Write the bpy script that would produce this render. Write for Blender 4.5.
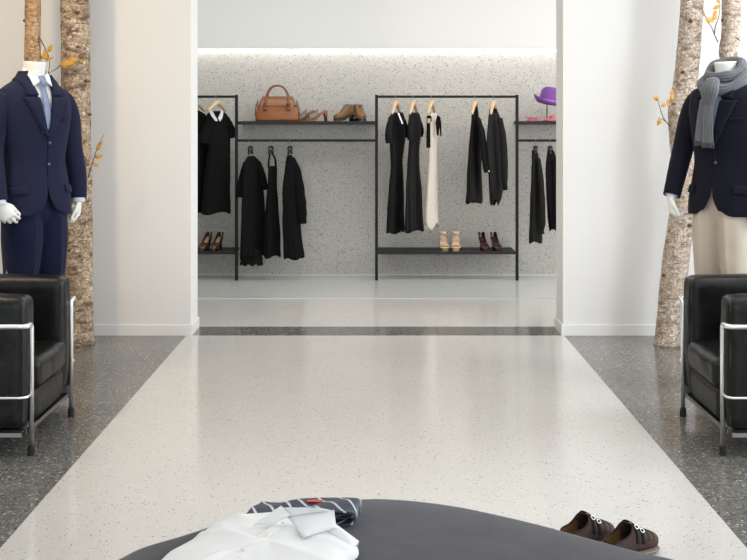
import bpy, bmesh, math, random
from mathutils import Vector, Matrix, noise
random.seed(7)
PI = math.pi
sc = bpy.context.scene
for o in list(bpy.data.objects): bpy.data.objects.remove(o)
COL = sc.collection

# ------------------------------------------------------------------ camera, world, main lights, exposure
EYE = 1.5; F = 1150.0; VX, VY = 377.0, 118.0
cam_d = bpy.data.cameras.new('camera'); cam = bpy.data.objects.new('camera', cam_d); COL.objects.link(cam)
cam.location = (0, 0, EYE); cam.rotation_euler = (PI/2, 0, 0)
cam_d.sensor_width = 36.0; cam_d.lens = 36.0*F/747.0
cam_d.shift_x = (373.5-VX)/747.0; cam_d.shift_y = (VY-280.0)/747.0
sc.camera = cam
w = bpy.data.worlds.new('world'); sc.world = w; w.use_nodes = True
w.node_tree.nodes['Background'].inputs[0].default_value = (.86, .93, 1, 1)
w.node_tree.nodes['Background'].inputs[1].default_value = 1.0
def area(name, loc, target, size, power, color=(1, 1, 1), size_y=None, spread=None):
    d = bpy.data.lights.new(name, 'AREA'); d.energy = power; d.color = color; d.size = size
    if size_y: d.shape = 'RECTANGLE'; d.size_y = size_y
    if spread: d.spread = spread
    o = bpy.data.objects.new(name, d); COL.objects.link(o); o.location = loc
    o.rotation_euler = (Vector(target)-Vector(loc)).to_track_quat('-Z', 'Y').to_euler()
    return o
area('window_daylight_right', (4.3, 4.6, 1.7), (-4, 5.0, 1.2), 4.6, 175, (.90, .95, 1), 2.4)
area('shopfront_daylight', (0, -2.7, 1.9), (0, 5, 1.2), 6.5, 112, (.93, .96, 1), 2.6)
area('ceiling_light_front', (0, 4.6, 3.14), (0, 4.6, 0), 6.5, 73, (1, .95, .88), 4.5)
area('added_fill_right', (3.4, 5.6, 3.1), (2.3, 7.93, 1.3), .4, 34, (1, .99, .97))  # added fill, no known fixture: brightens the right wall and the trunk's right side
area('warm_spot_left', (-2.65, 5.2, 3.1), (-1.6, 7.93, 1.2), .35, 37, (1, .73, .44))
area('ceiling_light_back', (.3, 9.4, 3.14), (.3, 9.6, 0), 6, 60, (1, .97, .93), 1.2)
area('window_daylight_back', (4.3, 9.4, 1.7), (-3, 9.9, 1.3), 1.6, 62, (.97, .98, 1), 2.4)
sc.view_settings.view_transform = 'Standard'; sc.view_settings.look = 'None'
sc.view_settings.gamma = 1.0; sc.view_settings.use_curve_mapping = False
sc.view_settings.exposure = 0.0

# ------------------------------------------------------------------ materials
def srgb(r, g, b):
    f = lambda c: (c/12.92 if c <= .04045 else ((c+.055)/1.055)**2.4)
    return tuple(f(c/255.0) for c in (r, g, b))+(1,)
class NT:
    def __init__(s, name):
        s.m = bpy.data.materials.new(name); s.m.use_nodes = True
        s.t = s.m.node_tree; s.b = s.t.nodes['Principled BSDF']
    def n(s, typ, **kw):
        x = s.t.nodes.new(typ)
        for k, v in kw.items(): setattr(x, k, v)
        return x
    def l(s, a, b): s.t.links.new(a, b)
    def mix(s, fac, a, b, blend='MIX'):
        x = s.n('ShaderNodeMix', data_type='RGBA', blend_type=blend)
        for sock, v in ((x.inputs[0], fac), (x.inputs[6], a), (x.inputs[7], b)):
            if isinstance(v, bpy.types.NodeSocket): s.l(v, sock)
            else: sock.default_value = v
        return x.outputs[2]
    def ramp(s, fac, stops, interp='LINEAR'):
        x = s.n('ShaderNodeValToRGB'); s.l(fac, x.inputs[0]); cr = x.color_ramp; cr.interpolation = interp
        while len(cr.elements) < len(stops): cr.elements.new(.5)
        for e, (p, c) in zip(cr.elements, stops):
            e.position = p; e.color = c if hasattr(c, '__len__') else (c, c, c, 1)
        return x.outputs[0]
    def coord(s, kind='Object', scale=(1, 1, 1)):
        tc = s.n('ShaderNodeTexCoord'); mp = s.n('ShaderNodeMapping'); mp.inputs['Scale'].default_value = scale
        s.l(tc.outputs[kind], mp.inputs[0]); return mp.outputs[0]
    def noise(s, vec, scale, detail=4, rough=.55):
        x = s.n('ShaderNodeTexNoise'); x.inputs['Scale'].default_value = scale
        x.inputs['Detail'].default_value = detail; x.inputs['Roughness'].default_value = rough
        s.l(vec, x.inputs['Vector']); return x.outputs[0]
    def bump(s, h, strength=.3, dist=.01):
        x = s.n('ShaderNodeBump'); x.inputs['Strength'].default_value = strength; x.inputs['Distance'].default_value = dist
        s.l(h, x.inputs['Height']); s.l(x.outputs[0], s.b.inputs['Normal'])
    def base(s, c):
        if isinstance(c, bpy.types.NodeSocket): s.l(c, s.b.inputs['Base Color'])
        else: s.b.inputs['Base Color'].default_value = c
    def set(s, **kw):
        for k, v in kw.items(): s.b.inputs[k.replace('_', ' ')].default_value = v
        return s
def plain(name, col, rough=.5, metal=0, var=.06, scale=30, bump=0, **kw):
    t = NT(name); v = t.coord(); nz = t.noise(v, scale)
    d = tuple(c*(1-var*2) for c in col[:3])+(1,)
    t.base(t.mix(nz, d, col)); t.set(Roughness=rough, Metallic=metal, **kw)
    if bump: t.bump(nz, bump, .004)
    return t.m
def terrazzo(name, base, layers, rough, mott=.05, bump=0):
    t = NT(name); v = t.coord()
    col = t.mix(t.noise(v, 3, 3), tuple(c*(1-mott) for c in base[:3])+(1,), base)
    for i, (scale, thr, keep, ca, cb) in enumerate(layers):
        vo = t.n('ShaderNodeTexVoronoi'); vo.inputs['Scale'].default_value = scale
        mp = t.n('ShaderNodeMapping'); mp.inputs['Location'].default_value = (i*3.7, i*1.3, i*2.1); t.l(v, mp.inputs[0])
        t.l(mp.outputs[0], vo.inputs['Vector'])
        sep = t.n('ShaderNodeSeparateColor'); t.l(vo.outputs['Color'], sep.inputs[0])
        a = t.n('ShaderNodeMath', operation='LESS_THAN'); t.l(vo.outputs['Distance'], a.inputs[0])
        sz = t.n('ShaderNodeMath', operation='MULTIPLY'); t.l(sep.outputs[1], sz.inputs[0]); sz.inputs[1].default_value = thr
        t.l(sz.outputs[0], a.inputs[1])
        b = t.n('ShaderNodeMath', operation='LESS_THAN'); t.l(sep.outputs[0], b.inputs[0]); b.inputs[1].default_value = keep
        m = t.n('ShaderNodeMath', operation='MULTIPLY'); t.l(a.outputs[0], m.inputs[0]); t.l(b.outputs[0], m.inputs[1])
        chip = t.mix(sep.outputs[2], ca, cb)
        col = t.mix(m.outputs[0], col, chip)
    t.base(col); t.set(Roughness=rough)
    return t.m
G = lambda v, t=1.0, u=1.0: (v, v*t, v*u, 1)
M = {}
M['wall'] = plain('white_paint', (.73, .725, .71, 1), .75, var=.01, scale=8)
M['ceiling'] = plain('ceiling_paint', (.82, .82, .80, 1), .8, var=.01)
M['bulkhead'] = plain('bulkhead_paint', (.70, .71, .69, 1), .8, var=.01)
M['baseboard'] = plain('baseboard_paint', (.76, .755, .74, 1), .45, var=.01)
M['floor_light'] = terrazzo('light_terrazzo', (.575, .562, .538, 1), [(110, .55, .4, G(.47, .98, .95), G(.53, .98, .95)), (85, .42, .22, G(.20), G(.36, .97, .94)), (130, .45, .3, G(.68, .99, .97), G(.64, .99, .96))], .145)
M['floor_light'].node_tree.nodes['Principled BSDF'].inputs['Specular IOR Level'].default_value = .34
M['floor_dark'] = terrazzo('dark_terrazzo', (.140, .134, .122, 1), [(80, .85, .6, G(.22, .98, .93), G(.07)), (110, .75, .5, G(.30, .96, .86), G(.10)), (70, .55, .28, G(.44, .97, .9), G(.24, .98, .95)), (95, .6, .35, G(.05), G(.09))], .15)
M['floor_back'] = terrazzo('cool_terrazzo', (.56, .575, .56, 1), [(75, .5, .3, G(.42), G(.5)), (55, .35, .12, G(.2), G(.36))], .16)
M['wall_terrazzo'] = terrazzo('terrazzo_wall_panel', (.55, .535, .50, 1), [(85, .65, .5, G(.40, .98, .94), G(.47, .98, .94)), (62, .45, .42, G(.20, .97, .92), G(.34, .97, .92)), (100, .5, .35, G(.64), G(.60)), (48, .30, .30, G(.10, .97, .9), G(.25, .95, .85))], .5)
M['black_metal'] = plain('powder_coated_steel', (.012, .012, .013, 1), .5, var=.05, Specular_IOR_Level=.25)
M['shelf'] = plain('dark_shelf_board', (.022, .022, .024, 1), .55, var=.1, scale=40, Specular_IOR_Level=.3)
M['chrome'] = plain('polished_chrome', (.92, .93, .94, 1), .33, 1, var=.02)
M['steel'] = plain('brushed_steel', (.45, .45, .44, 1), .35, 1, var=.1, scale=60)
M['rubber'] = plain('black_rubber', (.012, .012, .012, 1), .6)
M['white_plastic'] = plain('matte_white_fibreglass', (.80, .80, .77, 1), .42, var=.02)
M['hanger_wood'] = plain('pale_beech', (.74, .52, .32, 1), .45, var=.12, scale=20)
M['white_cotton'] = plain('white_cotton', (.76, .77, .78, 1), .8, var=.02, scale=60)
M['button_cream'] = plain('pearl_button', (.80, .76, .58, 1), .25)
M['button_dark'] = plain('horn_button', (.05, .055, .08, 1), .25)
def cloth(name, col, rough=.85, stripes=0, sheen=.05, bump=.15, weave=900, stripecol=None):
    t = NT(name); uv = t.coord('UV'); nz = t.noise(uv, 60, 5)
    c = t.mix(nz, tuple(x*.8 for x in col[:3])+(1,), col)
    if stripes:
        wv = t.n('ShaderNodeTexWave', wave_type='BANDS', bands_direction='X'); wv.inputs['Scale'].default_value = stripes
        t.l(uv, wv.inputs[0]); r = t.ramp(wv.outputs[0], [(0, 0.0), (.86, 0.0), (1, 1.0)])
        c = t.mix(r, c, stripecol or tuple(min(1, x*1.25+.002) for x in col[:3])+(1,))
    t.base(c); t.set(Roughness=rough, Sheen_Weight=sheen, Sheen_Roughness=.5, Specular_IOR_Level=.12)
    t.bump(t.noise(uv, weave, 2), bump, .0008)
    return t.m
M['suit'] = cloth('navy_pinstripe_wool', (.013, .016, .040, 1), stripes=26)
M['suit_dark'] = cloth('navy_suit_trouser_wool', (.0095, .014, .040, 1), stripes=26)
M['blazer'] = cloth('dark_navy_blazer_wool', (.0078, .0082, .0165, 1), sheen=.04)
M['chino'] = cloth('beige_chino_cotton', (.56, .49, .405, 1), sheen=.05)
M['shirt'] = cloth('white_shirting', (.84, .86, .88, 1), sheen=0, bump=.05)
M['shirt_blue'] = cloth('pale_blue_shirting', (.42, .52, .72, 1), sheen=0, bump=.05)
M['black_cloth'] = cloth('black_crepe', (.0045, .0042, .0048, 1), .85, sheen=.01)
M['black_satin'] = cloth('black_satin', (.0075, .007, .0075, 1), .5, sheen=.0)
M['sheer'] = cloth('charcoal_chiffon', (.014, .013, .0135, 1), .7, sheen=.02)
M['cream_cloth'] = cloth('cream_silk', (.76, .68, .60, 1), .55, sheen=0)
M['lapel_edge'] = cloth('navy_lapel_edge', (.008, .009, .02, 1))
def knit():
    t = NT('grey_knitted_wool'); uv = t.coord('UV')
    wv = t.n('ShaderNodeTexWave', wave_type='BANDS', bands_direction='X'); wv.inputs['Scale'].default_value = 20; wv.inputs['Distortion'].default_value = 1.5
    t.l(uv, wv.inputs[0]); nz = t.noise(uv, 160, 4)
    c = t.mix(nz, (.035, .04, .048, 1), (.22, .235, .255, 1)); c = t.mix(wv.outputs[0], c, (.11, .12, .135, 1))
    t.base(c); t.set(Roughness=.95, Sheen_Weight=.15); t.bump(wv.outputs[0], .9, .004); return t.m
M['knit'] = knit()
def tiemat(name, c1, c2, scale, diag, wdt):
    t = NT(name); uv = t.coord('UV', (-1, 1, 1))
    wv = t.n('ShaderNodeTexWave', wave_type='BANDS', bands_direction='DIAGONAL' if diag else 'X'); wv.inputs['Scale'].default_value = scale
    t.l(uv, wv.inputs[0]); r = t.ramp(wv.outputs[0], [(0, 0.0), (1-wdt, 0.0), (1-wdt+.03, 1.0)])
    t.base(t.mix(r, c1, c2)); t.set(Roughness=.45); return t.m
M['tie_stripe'] = tiemat('navy_striped_silk', (.022, .032, .055, 1), (.50, .53, .58, 1), 11, True, .07)
def tie_check():
    t = NT('blue_patterned_silk'); uv = t.coord('UV'); ck = t.n('ShaderNodeTexChecker'); ck.inputs['Scale'].default_value = 230
    t.l(uv, ck.inputs[0]); ck.inputs[1].default_value = (.05, .08, .22, 1); ck.inputs[2].default_value = (.32, .38, .52, 1)
    t.base(ck.outputs[0]); t.set(Roughness=.5); return t.m
M['tie_check'] = tie_check()
def leather(name, col, rough=.33, bump=.35, sc1=9, sc2=220, var=.4):
    t = NT(name); v = t.coord(); n1 = t.noise(v, sc1, 4); n2 = t.noise(v, sc2, 3)
    t.base(t.mix(n1, tuple(c*(1-var) for c in col[:3])+(1,), col)); t.set(Roughness=rough)
    mx = t.n('ShaderNodeMath', operation='MULTIPLY_ADD'); t.l(n2, mx.inputs[0]); mx.inputs[1].default_value = .12; t.l(n1, mx.inputs[2])
    t.bump(mx.outputs[0], bump, .012); return t.m
M['leather'] = leather('black_leather', (.005, .0048, .005, 1), .34, .45)
M['leather'].node_tree.nodes['Principled BSDF'].inputs['Specular IOR Level'].default_value = .32
M['piping'] = plain('black_leather_piping', (.02, .02, .02, 1), .35)
M['tan_leather'] = leather('tan_polished_leather', (.33, .115, .034, 1), .25, .3, 14, 200, .35)
M['tan_dark'] = leather('tan_leather_strap', (.24, .08, .025, 1), .3, .2)
M['caramel'] = leather('caramel_suede', (.25, .125, .048, 1), .55, .3, 25, 300)
M['snake'] = leather('snakeskin_print', (.36, .30, .27, 1), .3, .4, 60, 200, .95)
M['insole'] = plain('pale_leather_insole', (.62, .42, .28, 1), .5)
M['nude'] = plain('nude_leather', (.80, .58, .38, 1), .4)
M['brown_suede'] = leather('dark_brown_suede', (.075, .038, .03, 1), .85, .35, 30, 400, .35)
M['shoe_strap'] = leather('black_brown_strap', (.012, .007, .006, 1), .85, .2)
M['shoe_lining'] = plain('tan_leather_lining', (.22, .115, .04, 1), .55, var=.2)
M['shoe_sole'] = plain('beige_welt_sole', (.26, .19, .15, 1), .6)
M['brown_patent'] = leather('brown_patent_leather', (.10, .04, .018, 1), .2, .2, 30)
M['wine_patent'] = leather('wine_patent_leather', (.06, .006, .010, 1), .12, .3, 40, 200, .9)
M['gold'] = plain('gold_metallic_leather', (.38, .33, .17, 1), .25, .85, var=.3, scale=90)
M['black_glossy'] = plain('black_lacquer', (.012, .011, .011, 1), .2)
M['purple'] = cloth('purple_straw', (.20, .085, .33, 1), .6, sheen=.1)
M['purple_band'] = cloth('light_purple_ribbon', (.40, .16, .58, 1), .5)
M['pink'] = cloth('pink_sinamay', (.72, .20, .25, 1), .7)
def velvet():
    t = NT('charcoal_velvet'); v = t.coord(); nz = t.ramp(t.noise(v, 9, 6, .65), [(.35, 0.0), (.65, 1.0)]); n2 = t.noise(v, 300, 2)
    t.base(t.mix(nz, (.027, .025, .027, 1), (.044, .041, .044, 1)))
    t.set(Roughness=.8, Sheen_Weight=.30, Sheen_Roughness=.4, Sheen_Tint=(.9, .9, 1, 1), Specular_IOR_Level=.2)
    t.bump(n2, .25, .001); return t.m
M['velvet'] = velvet()
def bark(name, pale, tan, dark, amt):
    t = NT(name); v = t.coord('Object', (1, 1, 1)); vs = t.coord('Object', (7, 7, 26)); vp = t.coord('Object', (1.0, 1.0, 1.9))
    big = t.ramp(t.noise(vp, 7, 5, .65), [(.36, 0.0), (.62, 1.0)])
    c = t.mix(big, pale, tan)
    fine = t.ramp(t.noise(v, 75, 5, .7), [(.42, 0.0), (.60, 1.0)]); c = t.mix(fine, c, tuple(x*.55 for x in tan[:3])+(1,))
    patch = t.ramp(t.noise(vp, 11, 6, .7), [(.47+amt, 0.0), (.62+amt, 1.0)]); c = t.mix(patch, c, dark)
    st = t.ramp(t.noise(vs, 2.2, 5, .6), [(.58, 0.0), (.64, 1.0)]); c = t.mix(st, c, tuple(x*1.2 for x in dark[:3])+(1,))
    pk = t.ramp(t.noise(vp, 26, 4, .6), [(.60, 0.0), (.66, 1.0)]); c = t.mix(pk, c, (pale[0]*1.1, pale[1]*1.1, pale[2]*1.1, 1))
    t.base(c); t.set(Roughness=.85)
    h = t.n('ShaderNodeMath', operation='ADD'); t.l(t.noise(v, 60, 6, .7), h.inputs[0]); t.l(st, h.inputs[1]); t.bump(h.outputs[0], .45, .008)
    return t.m
M['bark_brown'] = bark('mottled_birch_bark', (.66, .55, .42, 1), (.42, .30, .19, 1), (.11, .07, .045, 1), .0)
M['bark_orange'] = bark('orange_birch_bark', (.60, .42, .26, 1), (.50, .31, .16, 1), (.13, .08, .045, 1), .08)
M['bark_white'] = bark('pale_birch_bark', (.70, .62, .54, 1), (.48, .38, .29, 1), (.15, .10, .07, 1), .05)
M['knot'] = plain('bark_knot', (.16, .075, .04, 1), .9, var=.3, scale=60)
M['twig'] = plain('grey_brown_twig', (.12, .085, .07, 1), .8)
M['leaf'] = plain('yellow_autumn_leaf', (.66, .36, .05, 1), .6, var=.25, scale=50)
M['red'] = plain('red_label', (.65, .08, .04, 1), .6)
M['beads'] = plain('silver_beads', (.6, .6, .6, 1), .2, .9)
led = NT('led_strip'); led.set(Emission_Strength=20.0); led.b.inputs['Emission Color'].default_value = (1, .97, .92, 1); M['led'] = led.m

# ------------------------------------------------------------------ mesh helpers
class B:
    def __init__(s): s.v = []; s.f = []; s.uv = []
    def add(s, vs, fs, uvs=None):
        o = len(s.v); s.v += [tuple(v) for v in vs]
        for i, f in enumerate(fs):
            s.f.append([k+o for k in f]); s.uv.append(uvs[i] if uvs else None)
        return s
    def box(s, x0, x1, y0, y1, z0, z1):
        v = [(x, y, z) for z in (z0, z1) for y in (y0, y1) for x in (x0, x1)]
        return s.add(v, [(0, 2, 3, 1), (4, 5, 7, 6), (0, 1, 5, 4), (2, 6, 7, 3), (0, 4, 6, 2), (1, 3, 7, 5)])
    def grid(s, rows, closed=True, cap0=False, cap1=False, uvf=None):
        n = len(rows[0]); vs = [p for r in rows for p in r]; fs = []; uvs = []
        us = [0.0]; R = rows[len(rows)//2]
        for j in range(n): us.append(us[-1]+(Vector(R[(j+1) % n])-Vector(R[j])).length)
        vl = [0.0]
        for i in range(len(rows)-1): vl.append(vl[-1]+(Vector(rows[i+1][0])-Vector(rows[i][0])).length)
        for i in range(len(rows)-1):
            for j in range(n if closed else n-1):
                k = (j+1) % n; fs.append((i*n+j, i*n+k, (i+1)*n+k, (i+1)*n+j))
                uvs.append([(us[j], vl[i]), (us[j+1], vl[i]), (us[j+1], vl[i+1]), (us[j], vl[i+1])])
        if cap0: fs.append(tuple(reversed(range(n)))); uvs.append(None)
        if cap1: fs.append(tuple(range((len(rows)-1)*n, len(rows)*n))); uvs.append(None)
        return s.add(vs, fs, uvs)
    def tube(s, path, rad, n=12, cap=True, flat=None, up=None):
        P = [Vector(p) for p in path]; R = rad if hasattr(rad, '__len__') else [rad]*len(P)
        rows = []; prev = None
        for i, p in enumerate(P):
            t = (P[min(i+1, len(P)-1)]-P[max(i-1, 0)]).normalized()
            if prev is None:
                a = Vector(up) if up else (Vector((0, 0, 1)) if abs(t.z) < .9 else Vector((0, 1, 0)))
            else: a = prev
            nrm = (a-t*a.dot(t)).normalized(); prev = nrm; bi = t.cross(nrm)
            fl = (flat[i] if hasattr(flat, '__len__') else flat) if flat else 1
            rows.append([tuple(p+nrm*(R[i]*fl*math.cos(2*PI*k/n))+bi*(R[i]*math.sin(2*PI*k/n))) for k in range(n)])
        return s.grid(rows, True, cap, cap)
    def lathe(s, prof, n=32, c=(0, 0, 0), axis='z', cap=True):
        rows = []
        for r, z in prof:
            ring = []
            for k in range(n):
                a = 2*PI*k/n; x, y = r*math.cos(a), r*math.sin(a)
                ring.append((c[0]+x, c[1]+y, c[2]+z) if axis == 'z' else ((c[0]+x, c[1]+z, c[2]+y) if axis == 'y' else (c[0]+z, c[1]+x, c[2]+y)))
            rows.append(ring)
        return s.grid(rows, True, cap, cap)
    def ball(s, c, r, n=12, sc=(1, 1, 1)):
        m = n//2; rows = []
        for i in range(m+1):
            a = PI*i/m; a = min(max(a, .02), PI-.02)
            rows.append([(c[0]+r*sc[0]*math.sin(a)*math.cos(2*PI*k/n), c[1]+r*sc[1]*math.sin(a)*math.sin(2*PI*k/n), c[2]-r*sc[2]*math.cos(a)) for k in range(n)])
        return s.grid(rows, True, True, True)
    def xf(s, mat):
        s.v = [tuple(mat @ Vector(v)) for v in s.v]; return s
    def build(s, name, mat, parent=None, smooth=True, bevel=0, solid=0, remesh=0, sub=0, base=None, angle=None):
        """base: move the origin to that point, keep the shape where it is"""
        me = bpy.data.meshes.new(name)
        b = Vector(base) if base is not None else Vector((0, 0, 0))
        me.from_pydata([tuple(Vector(v)-b) for v in s.v], [], s.f)
        ul = me.uv_layers.new(name='UV')
        for p, uv in zip(me.polygons, s.uv):
            if uv:
                for li, c in zip(p.loop_indices, uv): ul.data[li].uv = c
        bm = bmesh.new(); bm.from_mesh(me); bmesh.ops.recalc_face_normals(bm, faces=bm.faces); bm.to_mesh(me); bm.free()
        me.materials.append(mat)
        if smooth:
            for p in me.polygons: p.use_smooth = True
            if angle: me.set_sharp_from_angle(angle=angle)
        o = bpy.data.objects.new(name, me); COL.objects.link(o)
        o.location = b
        if remesh:
            md = o.modifiers.new('r', 'REMESH'); md.mode = 'VOXEL'; md.voxel_size = remesh; md.use_smooth_shade = True
            ms = o.modifiers.new('s', 'SMOOTH'); ms.iterations = 3; ms.factor = .5
        if solid: md = o.modifiers.new('t', 'SOLIDIFY'); md.thickness = solid; md.offset = -1
        if bevel: md = o.modifiers.new('b', 'BEVEL'); md.width = bevel; md.segments = 3; md.limit_method = 'ANGLE'
        if sub: md = o.modifiers.new('u', 'SUBSURF'); md.levels = sub; md.render_levels = sub
        if parent: o.parent = parent
        return o
def tag(o, label, cat, group=None, kind=None):
    o['label'] = label; o['category'] = cat
    if group: o['group'] = group
    if kind: o['kind'] = kind
    return o
def thing(name, label, cat, loc=(0, 0, 0), rz=0, group=None):
    o = bpy.data.objects.new(name, None); COL.objects.link(o); o.location = loc; o.rotation_euler = (0, 0, rz)
    o.empty_display_size = .05
    return tag(o, label, cat, group)
def struct(name, b, m, parent=None, **kw):
    kw.setdefault('smooth', False)
    o = b.build(name, m, parent, **kw)
    if not parent: o['kind'] = 'structure'
    return o
def crv(keys, x):
    """smooth interpolation in a list of (x, value...)"""
    if x <= keys[0][0]: return keys[0][1:]
    if x >= keys[-1][0]: return keys[-1][1:]
    for i in range(len(keys)-1):
        if keys[i][0] <= x <= keys[i+1][0]: break
    k0, k1, k2, k3 = keys[max(i-1, 0)], keys[i], keys[i+1], keys[min(i+2, len(keys)-1)]
    t = (x-k1[0])/(k2[0]-k1[0]); out = []
    for c in range(1, len(k1)):
        d = k2[0]-k1[0]
        m1 = (k2[c]-k0[c])/(k2[0]-k0[0])*d if k2[0] != k0[0] else 0
        m2 = (k3[c]-k1[c])/(k3[0]-k1[0])*d if k3[0] != k1[0] else 0
        out.append((2*t**3-3*t*t+1)*k1[c]+(t**3-2*t*t+t)*m1+(-2*t**3+3*t*t)*k2[c]+(t**3-t*t)*m2)
    return tuple(out)
def spline(pts, n=8, closed=False):
    P = [Vector(p) for p in pts]; N = len(P); out = []
    for i in range(N if closed else N-1):
        g = (lambda k: P[k % N]) if closed else (lambda k: P[min(max(k, 0), N-1)])
        a, b, c, d = g(i-1), g(i), g(i+1), g(i+2)
        for k in range(n):
            t = k/n; out.append(.5*((2*b)+(c-a)*t+(2*a-5*b+4*c-d)*t*t+(3*b-a-3*c+d)*t**3))
    if not closed: out.append(P[-1])
    return out
def at(px, py, D):                       # a point seen at that spot of the photo, D metres away
    return Vector(((px-VX)*D/F, D, EYE-(py-VY)*D/F))
def on(px, py, z):                       # a point of the horizontal plane at height z
    D = (EYE-z)*F/(py-VY); return Vector(((px-VX)*D/F, D, z))

# ------------------------------------------------------------------ the setting
WF, WB = 7.93, 8.235        # dividing wall, front and back face
WALLX0, WALLX1 = -1.285, 1.283
SL, TW = 9.56, 10.95       # slab edge, terrazzo wall
SX0, SX1 = -1.314, 1.290    # the light strip
CH = 3.2; XL, XR = -4.6, 4.5; YF = -3.0
fl = struct('floor', B().box(SX0, SX1, YF, WF, -.1, 0), M['floor_light'])
struct('trim_1', B().box(XL, SX0, YF, WF, -.1, 0), M['floor_dark'])
struct('trim_2', B().box(SX1, XR, YF, WF, -.1, 0), M['floor_dark'])
struct('trim_3', B().box(XL, XR, WF, 8.27, -.1, 0), M['floor_dark'])
struct('trim_4', B().box(XL, XR, 8.27, SL-.012, -.1, 0), M['floor_light'])
struct('trim_5', B().box(XL, XR, SL, TW+.05, -.1, .004), M['floor_back'])
struct('trim_6', B().box(XL, XR, SL-.012, SL, -.1, .005), M['floor_back'])
struct('ceiling', B().box(XL, XR, YF, TW+.3, CH, CH+.1), M['ceiling'])
struct('wall_left', B().box(XL-.1, XL, YF, TW+.3, 0, CH), M['wall'])
wr = B()
wr.box(XR, XR+.1, YF, 1.6, 0, CH).box(XR, XR+.1, 1.6, 7.4, 0, .35).box(XR, XR+.1, 1.6, 7.4, 2.95, CH)
wr.box(XR, XR+.1, 7.4, 8.5, 0, CH).box(XR, XR+.1, 8.5, 10.3, 0, .35).box(XR, XR+.1, 8.5, 10.3, 2.95, CH).box(XR, XR+.1, 10.3, TW+.3, 0, CH)
struct('wall_right', wr, M['wall'])
for k, (y0, y1, nb) in enumerate(((1.6, 7.4, 4), (8.5, 10.3, 2))):
    b = B()
    for i in range(nb+1):
        y = y0+(y1-y0-.05)*i/nb; b.box(XR+.02, XR+.07, y, y+.05, .35, 2.95)
    b.box(XR+.02, XR+.07, y0, y1, .35, .40).box(XR+.02, XR+.07, y0, y1, 2.9, 2.95)
    struct('window_%d' % (k+1), b, M['black_metal'])
struct('wall_front', B().box(XL, XR, YF-.1, YF, 0, .3).box(XL, XR, YF-.1, YF, 3.0, CH), M['wall'])
struct('wall_divider_left', B().box(XL, WALLX0, WF, WB, 0, CH), M['wall'])
struct('wall_divider_right', B().box(WALLX1, XR, WF, WB, 0, CH), M['wall'])
t_ = .012
struct('baseboard_left', B().box(XL, WALLX0+t_, WF-t_, WF, 0, .075).box(WALLX0, WALLX0+t_, WF, WB+t_, 0, .075).box(XL, WALLX0, WB, WB+t_, 0, .075), M['baseboard'], bevel=.002)
struct('baseboard_right', B().box(WALLX1-t_, XR, WF-t_, WF, 0, .075).box(WALLX1-t_, WALLX1, WF, WB+t_, 0, .075).box(WALLX1, XR, WB, WB+t_, 0, .075), M['baseboard'], bevel=.002)
struct('wall_back', B().box(XL, XR, TW, TW+.3, 0, CH), M['wall_terrazzo'])
struct('baseboard_back', B().box(XL, XR, TW-.006, TW, 0, .010), M['baseboard'])
BK = 10.85; BZ = EYE+(VY-48.5)*BK/F
struct('wall_bulkhead', B().box(XL, XR, BK, BK+.05, BZ, CH), M['bulkhead'])
strip = tag(B().box(-3.6, 3.6, BK+.05, BK+.065, BZ+.03, BZ+.05).build('light_strip', M['led'], smooth=False), 'glowing white linear light hidden along the top of the speckled back wall', 'light')

# ------------------------------------------------------------------ clothes racks
RD = 10.6
RX = [-2.57, at(236.5, 0, RD).x, at(376.5, 0, RD).x, at(517, 0, RD).x, 2.57]
HR = at(0, 96.7, RD).z; LR = at(0, 140.5, RD).z; TS = at(0, 121.2, RD).z; BS = at(0, 251.3, RD).z; PT = at(0, 94.8, RD).z; q = .0135
def post(x, par):
    B().box(x-q, x+q, RD-q, RD+q, .004, PT).build('post', M['black_metal'], par, smooth=False, bevel=.002)
def high_rack(x0, x1, label, own):
    r = thing('clothes_rack', label, 'clothes rack', ((x0+x1)/2, RD, 0), group='tall black clothes racks')
    m = Matrix.Translation((-(x0+x1)/2, -RD, 0))
    for x in own: B().box(x-q, x+q, RD-q, RD+q, .004, PT).xf(m).build('post', M['black_metal'], r, smooth=False, bevel=.002)
    B().box(x0+q, x1-q, RD-.013, RD+.013, HR-.0115, HR+.0115).xf(m).build('hanging_rail', M['black_metal'], r, smooth=False, bevel=.002)
    B().box(x0+q, x1-q, RD-.012, TW-.02, BS-.027, BS).xf(m).build('shelf', M['shelf'], r, smooth=False, bevel=.002)
    return r
def bridge(x0, x1, label):
    r = thing('hanging_shelf', label, 'shelf', ((x0+x1)/2, RD, LR), group='black wall shelves with hanging rails')
    m = Matrix.Translation((-(x0+x1)/2, -RD, -LR))
    B().box(x0+q, x1-q, RD-.012, TW-.005, TS-.032, TS).xf(m).build('shelf_board', M['shelf'], r, smooth=False, bevel=.002)
    B().box(x0+q, x1-q, RD-.013, RD+.013, LR-.0115, LR+.0115).xf(m).build('hanging_rail', M['black_metal'], r, smooth=False, bevel=.002)
    return r
high_rack(RX[0], RX[1], 'tall black steel clothes rack on the left, partly behind the white wall edge', (RX[0], RX[1]))
high_rack(RX[2], RX[3], 'tall black steel clothes rack in the middle with five garments and a low shelf', (RX[2], RX[3]))
bridge(RX[1], RX[2], 'black wall shelf carrying the tan handbag, with a rail of three black dresses below')
bridge(RX[3], RX[4], 'black wall shelf at right carrying the purple hat, rail below')

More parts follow.
